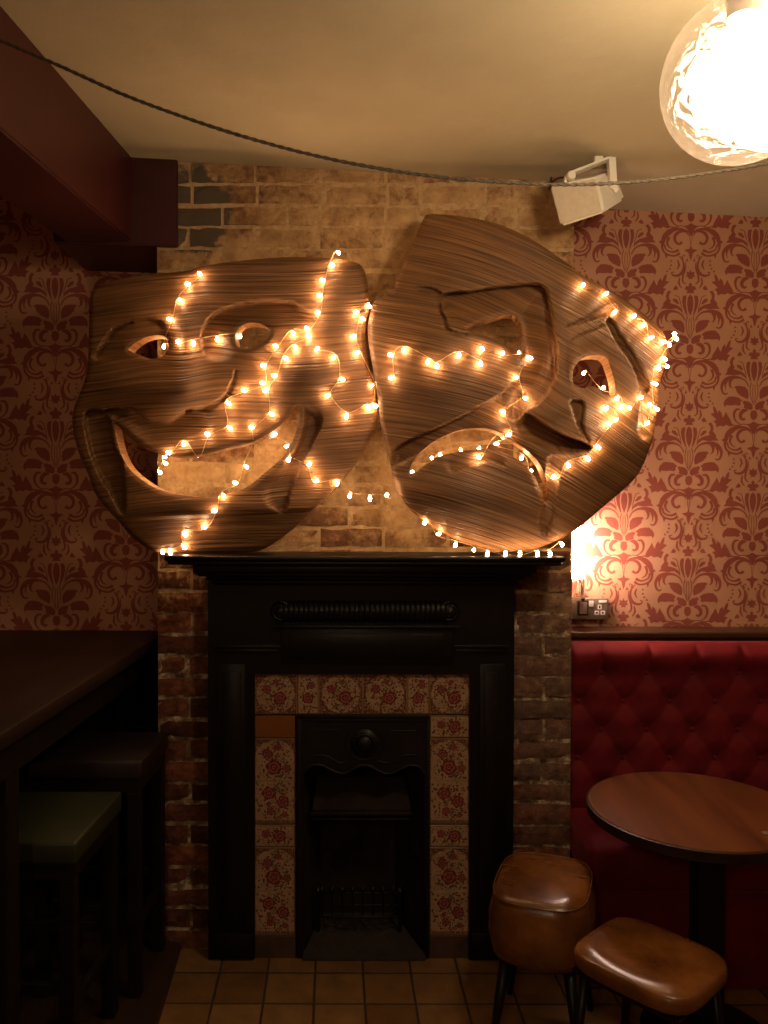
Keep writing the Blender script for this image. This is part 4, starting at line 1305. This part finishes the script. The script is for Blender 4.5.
pbox(bm, 599.0, 605.6, 600.4, 608.4, 3.068, 3.0684)
pbox(bm, 596, 612, 597.8, 613.6, 3.068, 3.0684)
pbox(bm, 601.9, 612, 603.7, 613.6, 3.068, 3.0684)
bobj('pin_slot', bm, BLACKP, sk)
bm = bmesh.new()
pbox(bm, 578.5, 600.5, 588.6, 615.6, 3.045, 3.0698, .004, 3)
plg = bobj('plug', bm, BLACKP, tl, 50)
bm = bmesh.new(); pbox(bm, 579.8, 602, 587.4, 614, 3.042, 3.0449, .002, 2); bobj('plug_cover', bm, PLUGM, plg, 40)
bm = bmesh.new()
tube(bm, [at(583, 601, 3.055), at(582.5, 594, 3.05), at(581.8, 588, 3.05), at(581, 583, 3.03), at(579, 581, 3.012)], [.008, .006, .004, .0035, .0035], 8)
bobj('cord', bm, BLACKP, tl)

# ------------------------------------------------------------------ banquette
BX0 = XR+.004; BX1 = 3.15; BF = 2.925
bq = thing('banquette', (1.8, 2.95, 0), 'red button-tufted velvet banquette bench against the red damask wall', 'bench')
zt_ = at(650, 641.5, BF).z
# tufted back as a relief
nb = []
z1 = at(650, 674, BF).z; dz = at(650, 674, BF).z-at(650, 702.5, BF).z
xb0 = at(603, 674, BF).x; dx = at(649, 674, BF).x-xb0
rows = 6
for rr_ in range(rows):
    for k in range(-2, 16):
        x = xb0+(k+(.5 if rr_ % 2 else 0))*dx
        nb.append((x, z1-rr_*dz))
nb = np.array(nb)
gx = np.arange(BX0, 2.35, .007); gz = np.arange(.44, zt_+.001, .007)
X_, Z_ = np.meshgrid(gx, gz)
P = np.stack([X_.ravel(), Z_.ravel()], 1)
dist = np.full(len(P), 1e9)
for b_ in nb: dist = np.minimum(dist, np.linalg.norm(P-b_, axis=1))
segd = np.full(len(P), 1e9)
for b_ in nb:
    for sx in (-.5, .5):
        c_ = b_+np.array((sx*dx, -dz))
        d_, _ = dist_line(P, [b_, c_]); segd = np.minimum(segd, d_)
for k in range(-2, 16):
    x = xb0+k*dx
    d_, _ = dist_line(P, [(x, z1), (x+.006*(k % 3-1), zt_+.1)]); segd = np.minimum(segd, d_)
h = .030*(1-np.exp(-(dist/.04)**1.4)) - .007*np.exp(-(segd/.009)) + .030*np.exp(-((P[:, 1]-(z1+.062))/.05)**2)*(1-.55*np.exp(-(segd/.014))) + .012
edge = np.clip((zt_-P[:, 1])/.045, 0, 1); h *= np.sqrt(np.clip(1-(1-edge)**2, 0, 1))
le = np.clip((P[:, 0]-BX0)/.02, 0, 1); h *= np.sqrt(np.clip(1-(1-le)**2, .05, 1))
bm = bmesh.new()
ny, nx = X_.shape
H_ = h.reshape(ny, nx)
vs = [[bm.verts.new((X_[j, i], BF+.035-H_[j, i], Z_[j, i])) for i in range(nx)] for j in range(ny)]
for j in range(ny-1):
    for i in range(nx-1):
        bm.faces.new((vs[j][i], vs[j][i+1], vs[j+1][i+1], vs[j+1][i])).smooth = True
bk_ = [[bm.verts.new((X_[j, i], 2.968, Z_[j, i])) for i in (0, nx-1)] for j in (0, ny-1)]
bm.faces.new([vs[0][i] for i in range(nx)][::-1]+[bk_[0][0], bk_[0][1]])
bm.faces.new([vs[-1][i] for i in range(nx)]+[bk_[1][1], bk_[1][0]])
bm.faces.new([vs[j][0] for j in range(ny)]+[bk_[1][0], bk_[0][0]])
bm.faces.new([vs[j][-1] for j in range(ny)][::-1]+[bk_[0][1], bk_[1][1]])
bm.faces.new((bk_[0][0], bk_[0][1], bk_[1][1], bk_[1][0]))
bobj('backrest', bm, VELVET, bq)
for b_ in nb:
    if BX0+.02 < b_[0] < 1.75 and b_[1] > .60:
        bm = bmesh.new()
        lathe(bm, [(.009, .004), (.009, 0), (.006, -.004), (.001, -.005)], (b_[0], BF+.022, b_[1]), 'Y', 12)
        bobj('button', bm, VELVET, bq, 50)
bm = bmesh.new()
box(bm, BX0, BX1, 2.962, ALC_R-.002, zt_+.004, zt_+.028, .005, 3)
box(bm, BX0, BX1, 2.972, ALC_R-.002, zt_-.03, zt_+.0035, .002, 1)
bobj('top_rail', bm, RAILW, bq, 40)
SZT = .49; SF = 2.60
bm = bmesh.new()
box(bm, BX0+.0, BX1, SF, BF+.06, .33, SZT, .035, 5)
bobj('seat', bm, VELVET, bq, 60)
bm = bmesh.new()
box(bm, BX0+.01, BX1, SF+.03, ALC_R-.04, .002, .3295, .006, 2)
bobj('base', bm, VELVET, bq)

# ------------------------------------------------------------------ round table
TC = Vector((.945, 2.415, 0)); TZ = CAM_H-.94+.005; TR_ = .317
rt = thing('round_table', (TC.x, TC.y, 0), 'round wooden pub table on a black pedestal in front of the red banquette', 'table')
bm = bmesh.new()
lathe(bm, [(TR_-.012, -.032), (TR_-.002, -.028), (TR_, -.018), (TR_, -.008), (TR_-.006, 0.0), (.001, 0)], (TC.x, TC.y, TZ), 'Z', 96)
o = bobj('table_top', bm, TABLEW, rt, 40)
bm = bmesh.new()
lathe(bm, [(TR_-.001, -.033), (TR_+.0015, -.0305), (TR_+.0015, -.004), (TR_-.001, -.0025)], (TC.x, TC.y, TZ), 'Z', 96)
bobj('edge_band', bm, DARKW, rt, 40)
bm = bmesh.new()
cx_ = at(707, 900, 2.40).x
box(bm, cx_-.040, cx_+.040, 2.36, 2.44, .03, TZ-.045, .004)
bobj('pedestal', bm, BLACKM, rt)
bm = bmesh.new()
box(bm, cx_-.19, cx_+.19, 2.37, 2.43, TZ-.0448, TZ-.0331, .003); box(bm, cx_-.03, cx_+.03, 2.22, 2.58, TZ-.0447, TZ-.0332, .003)
bobj('top_bracket', bm, BLACKM, rt)
bm = bmesh.new()
lathe(bm, [(.19, .001), (.19, .012), (.16, .022), (.05, .032), (.045, .034)], (cx_, 2.40, 0), 'Z', 40)
bobj('foot', bm, BLACKM, rt, 40)
bm = bmesh.new()
q = atz(766, 833, TZ)
lathe(bm, [(.012, .0), (.012, .0012), (.006, .0018)], (q.x, q.y, TZ), 'Z', 16)
bobj('bolt', bm, STEEL, rt)

# ------------------------------------------------------------------ leather stools
def cushion(name, c, sx, sy, h, rot, ms, parent, crown=.02, rnd_=.12, dip=0, waist=.0, n=28, power=3.2):
    """soft square pad: superellipse plan, crowned (or dipped) top, bulged sides"""
    bm = bmesh.new(); rings = []
    prof = [(.90, 0), (.965, .03), (.995, .12), (1.0+waist, .35), (1.0+waist, .6), (.985, .82), (.955, .93), (.90, .985)] 
    seg = 64
    def plan(t):
        c_, s_ = math.cos(t), math.sin(t)
        q = (abs(c_)**power+abs(s_)**power)**(-1/power)
        return c_*q, s_*q
    R_ = Matrix.Rotation(rot, 3, 'Z')
    def put(u, v, z): return bm.verts.new(Vector(c)+R_ @ Vector((u*sx/2, v*sy/2, z)))
    for k, zz in prof:
        rings.append([put(*[a_*k for a_ in plan(2*PI*i/seg)], zz*h) for i in range(seg)])
    for k in (.82, .7, .55, .4, .25, .1):
        ring = []
        for i in range(seg):
            u, v = plan(2*PI*i/seg); u *= k; v *= k
            rr2 = max(abs(u), abs(v))
            zz = h*.985+crown*(1-rr2**2)*1.0 - dip*(1-u*u)*(1) + dip*.35 + (dip*1.0*v*v if dip else 0)
            ring.append(put(u, v, zz))
        rings.append(ring)
    for a_, b_ in zip(rings[:-1], rings[1:]):
        for i in range(seg): bm.faces.new((a_[i], a_[(i+1) % seg], b_[(i+1) % seg], b_[i])).smooth = True
    bm.faces.new(rings[0][::-1]); bm.faces.new(rings[-1]).smooth = True
    return bobj(name, bm, ms, parent, 60)

sA = thing('leather_stool', (.488, 2.415, 0), 'deep boxy tan leather stool beside the fireplace\'s right jamb', 'stool', 'tan leather stools')
rotA = math.radians(-19)
cushion('seat_pad', (.490, 2.425, .285), .292, .372, .188, rotA, LEATHER, sA, crown=.018, waist=.05, power=3.4)
RA = Matrix.Rotation(rotA, 3, 'Z')
bm = bmesh.new()
loop = [Vector((.490, 2.425, .285+.182)) + RA @ Vector((u*.292/2*.962, v*.372/2*.962, 0)) for u, v in [((math.cos(t)*(abs(math.cos(t))**3.4+abs(math.sin(t))**3.4)**(-1/3.4)), (math.sin(t)*(abs(math.cos(t))**3.4+abs(math.sin(t))**3.4)**(-1/3.4))) for t in [2*PI*i/72 for i in range(73)]]]
tube(bm, loop, .0022, 6)
tube(bm, [Vector((.490, 2.425, .285)) + RA @ Vector(((-.137+.274*i/12), .03, .1965)) for i in range(13)], .0022, 6)
bobj('piping', bm, LEATHER, sA)
for sx in (-1, 1):
    for sy in (-1, 1):
        bm = bmesh.new()
        t = Vector((.488, 2.415, .286))+RA @ Vector((sx*.09, sy*.125, 0)); b_ = Vector((.488, 2.415, .001))+RA @ Vector((sx*.13, sy*.165, 0))
        tube(bm, [b_, t], [.010, .018], 12); bobj('leg', bm, BLACKM, sA)
sB = thing('leather_stool', (.695, 2.07, 0), 'flat square tan leather stool with black frame in front of the round table', 'stool', 'tan leather stools')
rotB = math.radians(-47)
cB = Vector((.695, 2.068, .402))
cushion('seat_pad', cB, .300, .338, .046, rotB+PI/2, LEATHER, sB, crown=.006, dip=.014, power=4.4)
RB = Matrix.Rotation(rotB+PI/2, 3, 'Z')
bm = bmesh.new()
for w, z0_, z1_ in ((.135, -.018, -.0005),):
    hexa(bm, [cB+RB @ Vector((a_*w, b_*w*1.1, z0_)) for a_, b_ in ((-1, -1), (1, -1), (1, 1), (-1, 1))]+[cB+RB @ Vector((a_*w, b_*w*1.1, z1_)) for a_, b_ in ((-1, -1), (1, -1), (1, 1), (-1, 1))], .005)
bobj('seat_frame', bm, BLACKM, sB)
for sx in (-1, 1):
    for sy in (-1, 1):
        bm = bmesh.new()
        t = cB+RB @ Vector((sx*.11, sy*.12, -.0185)); b_ = Vector((cB.x, cB.y, .001))+RB @ Vector((sx*.14, sy*.155, 0))
        tube(bm, [b_, t], [.010, .014], 12); bobj('leg', bm, BLACKM, sB)

# ------------------------------------------------------------------ high table and bar stools
TXR = -.862; TYF = 1.74
ht_ = thing('high_table', (-1.4, 2.4, .035), 'tall dark stained wooden table against the damask wall at the left', 'table')
bm = bmesh.new(); box(bm, -2.3, TXR, TYF, ALC_L-.002, ztab-.042, ztab, .005, 2); bobj('table_top', bm, DARKW, ht_, 40)
bm = bmesh.new()
box(bm, TXR-.075, TXR-.05, TYF+.06, ALC_L-.05, ztab-.15, ztab-.0425, .003)
box(bm, -2.25, TXR-.0755, TYF+.06, TYF+.085, ztab-.15, ztab-.0425, .003)
bobj('apron', bm, DARKW2, ht_)
for x, y in ((-.952, 1.97), (TXR-.125, ALC_L-.12), (-2.2, TYF+.13), (-2.2, ALC_L-.12)):
    bm = bmesh.new(); box(bm, x-.035, x+.035, y-.035, y+.035, .0355, ztab-.0427, .004); bobj('leg', bm, DARKW2, ht_)
def bar_stool(x0, x1, y0, y1, zs, pad, label, rail):
    s_ = thing('bar_stool', ((x0+x1)/2, (y0+y1)/2, .036), label, 'stool', 'square bar stools at the high table')
    bm = bmesh.new(); box(bm, x0, x1, y0, y1, zs-.06, zs, .008, 3); bobj('seat_pad', bm, pad, s_, 40)
    bm = bmesh.new()
    for a_ in ((x0+.01, x1-.01, y0+.01, y0+.03), (x0+.01, x1-.01, y1-.03, y1-.01), (x0+.01, x0+.03, y0+.031, y1-.031), (x1-.03, x1-.01, y0+.031, y1-.031)):
        box(bm, *a_, zs-.105, zs-.0605, .002)
    bobj('seat_frame', bm, DARKW2, s_)
    for lx in (x0+.03, x1-.03):
        for ly in (y0+.03, y1-.03):
            bm = bmesh.new(); box(bm, lx-.02, lx+.02, ly-.02, ly+.02, .0355, zs-.106, .003); bobj('leg', bm, DARKW2, s_)
    for lx in (x0+.03, x1-.03):
        bm = bmesh.new(); box(bm, lx-.01, lx+.01, y0+.051, y1-.051, .24, .27, .003); bobj('stretcher', bm, DARKW2, s_)
    for ly in (y0+.03, y1-.03):
        bm = bmesh.new(); box(bm, x0+.051, x1-.051, ly-.01, ly+.01, .30, .33, .003); bobj('stretcher', bm, DARKW2, s_)
    return s_
g0 = atz(124, 791, .72); g1 = atz(71, 843, .72)
bar_stool(-1.17, -.812, g1.y, g0.y, .72, GREENL, 'square bar stool with olive green seat, nearest under the high table', 0)
k0 = atz(168, 731, .80)
bar_stool(-1.12, k0.x+.004, g0.y+.04, min(k0.y, 2.835), .80, BROWNL, 'square bar stool with dark brown seat between the green stool and the brick wall', 0)

# ------------------------------------------------------------------ light and colour
w = bpy.data.worlds.new('world'); SC.world = w; w.use_nodes = True
w.node_tree.nodes['Background'].inputs[0].default_value = (.9, .55, .3, 1)
w.node_tree.nodes['Background'].inputs[1].default_value = .05
# added fill light: unseen copy of the pendant, behind the camera
def clone(o, parent=None, off=Vector((0, 0, 0))):
    c_ = o.copy(); COL.objects.link(c_)
    if parent:
        c_.parent = parent; c_.matrix_parent_inverse = o.matrix_parent_inverse.copy()
    else: c_.location = o.location+off
    for ch in o.children: clone(ch, c_)
    return c_
fill_globe = clone(gl, None, Vector((-1.35, -2.75, 0.0)))
fill_globe['label'] = 'unseen copy of the globe lamp, added behind the camera to light the left alcove'
SC.view_settings.view_transform = 'Standard'
SC.view_settings.look = 'None'
SC.view_settings.exposure = 0.0
SC.view_settings.gamma = 1
SC.view_settings.use_curve_mapping = False
SC.cycles.use_denoising = True
SC.cycles.max_bounces = 8
SC.cycles.transparent_max_bounces = 12
SC.cycles.caustics_reflective = False
SC.cycles.caustics_refractive = False
SC.cycles.sample_clamp_indirect = 4
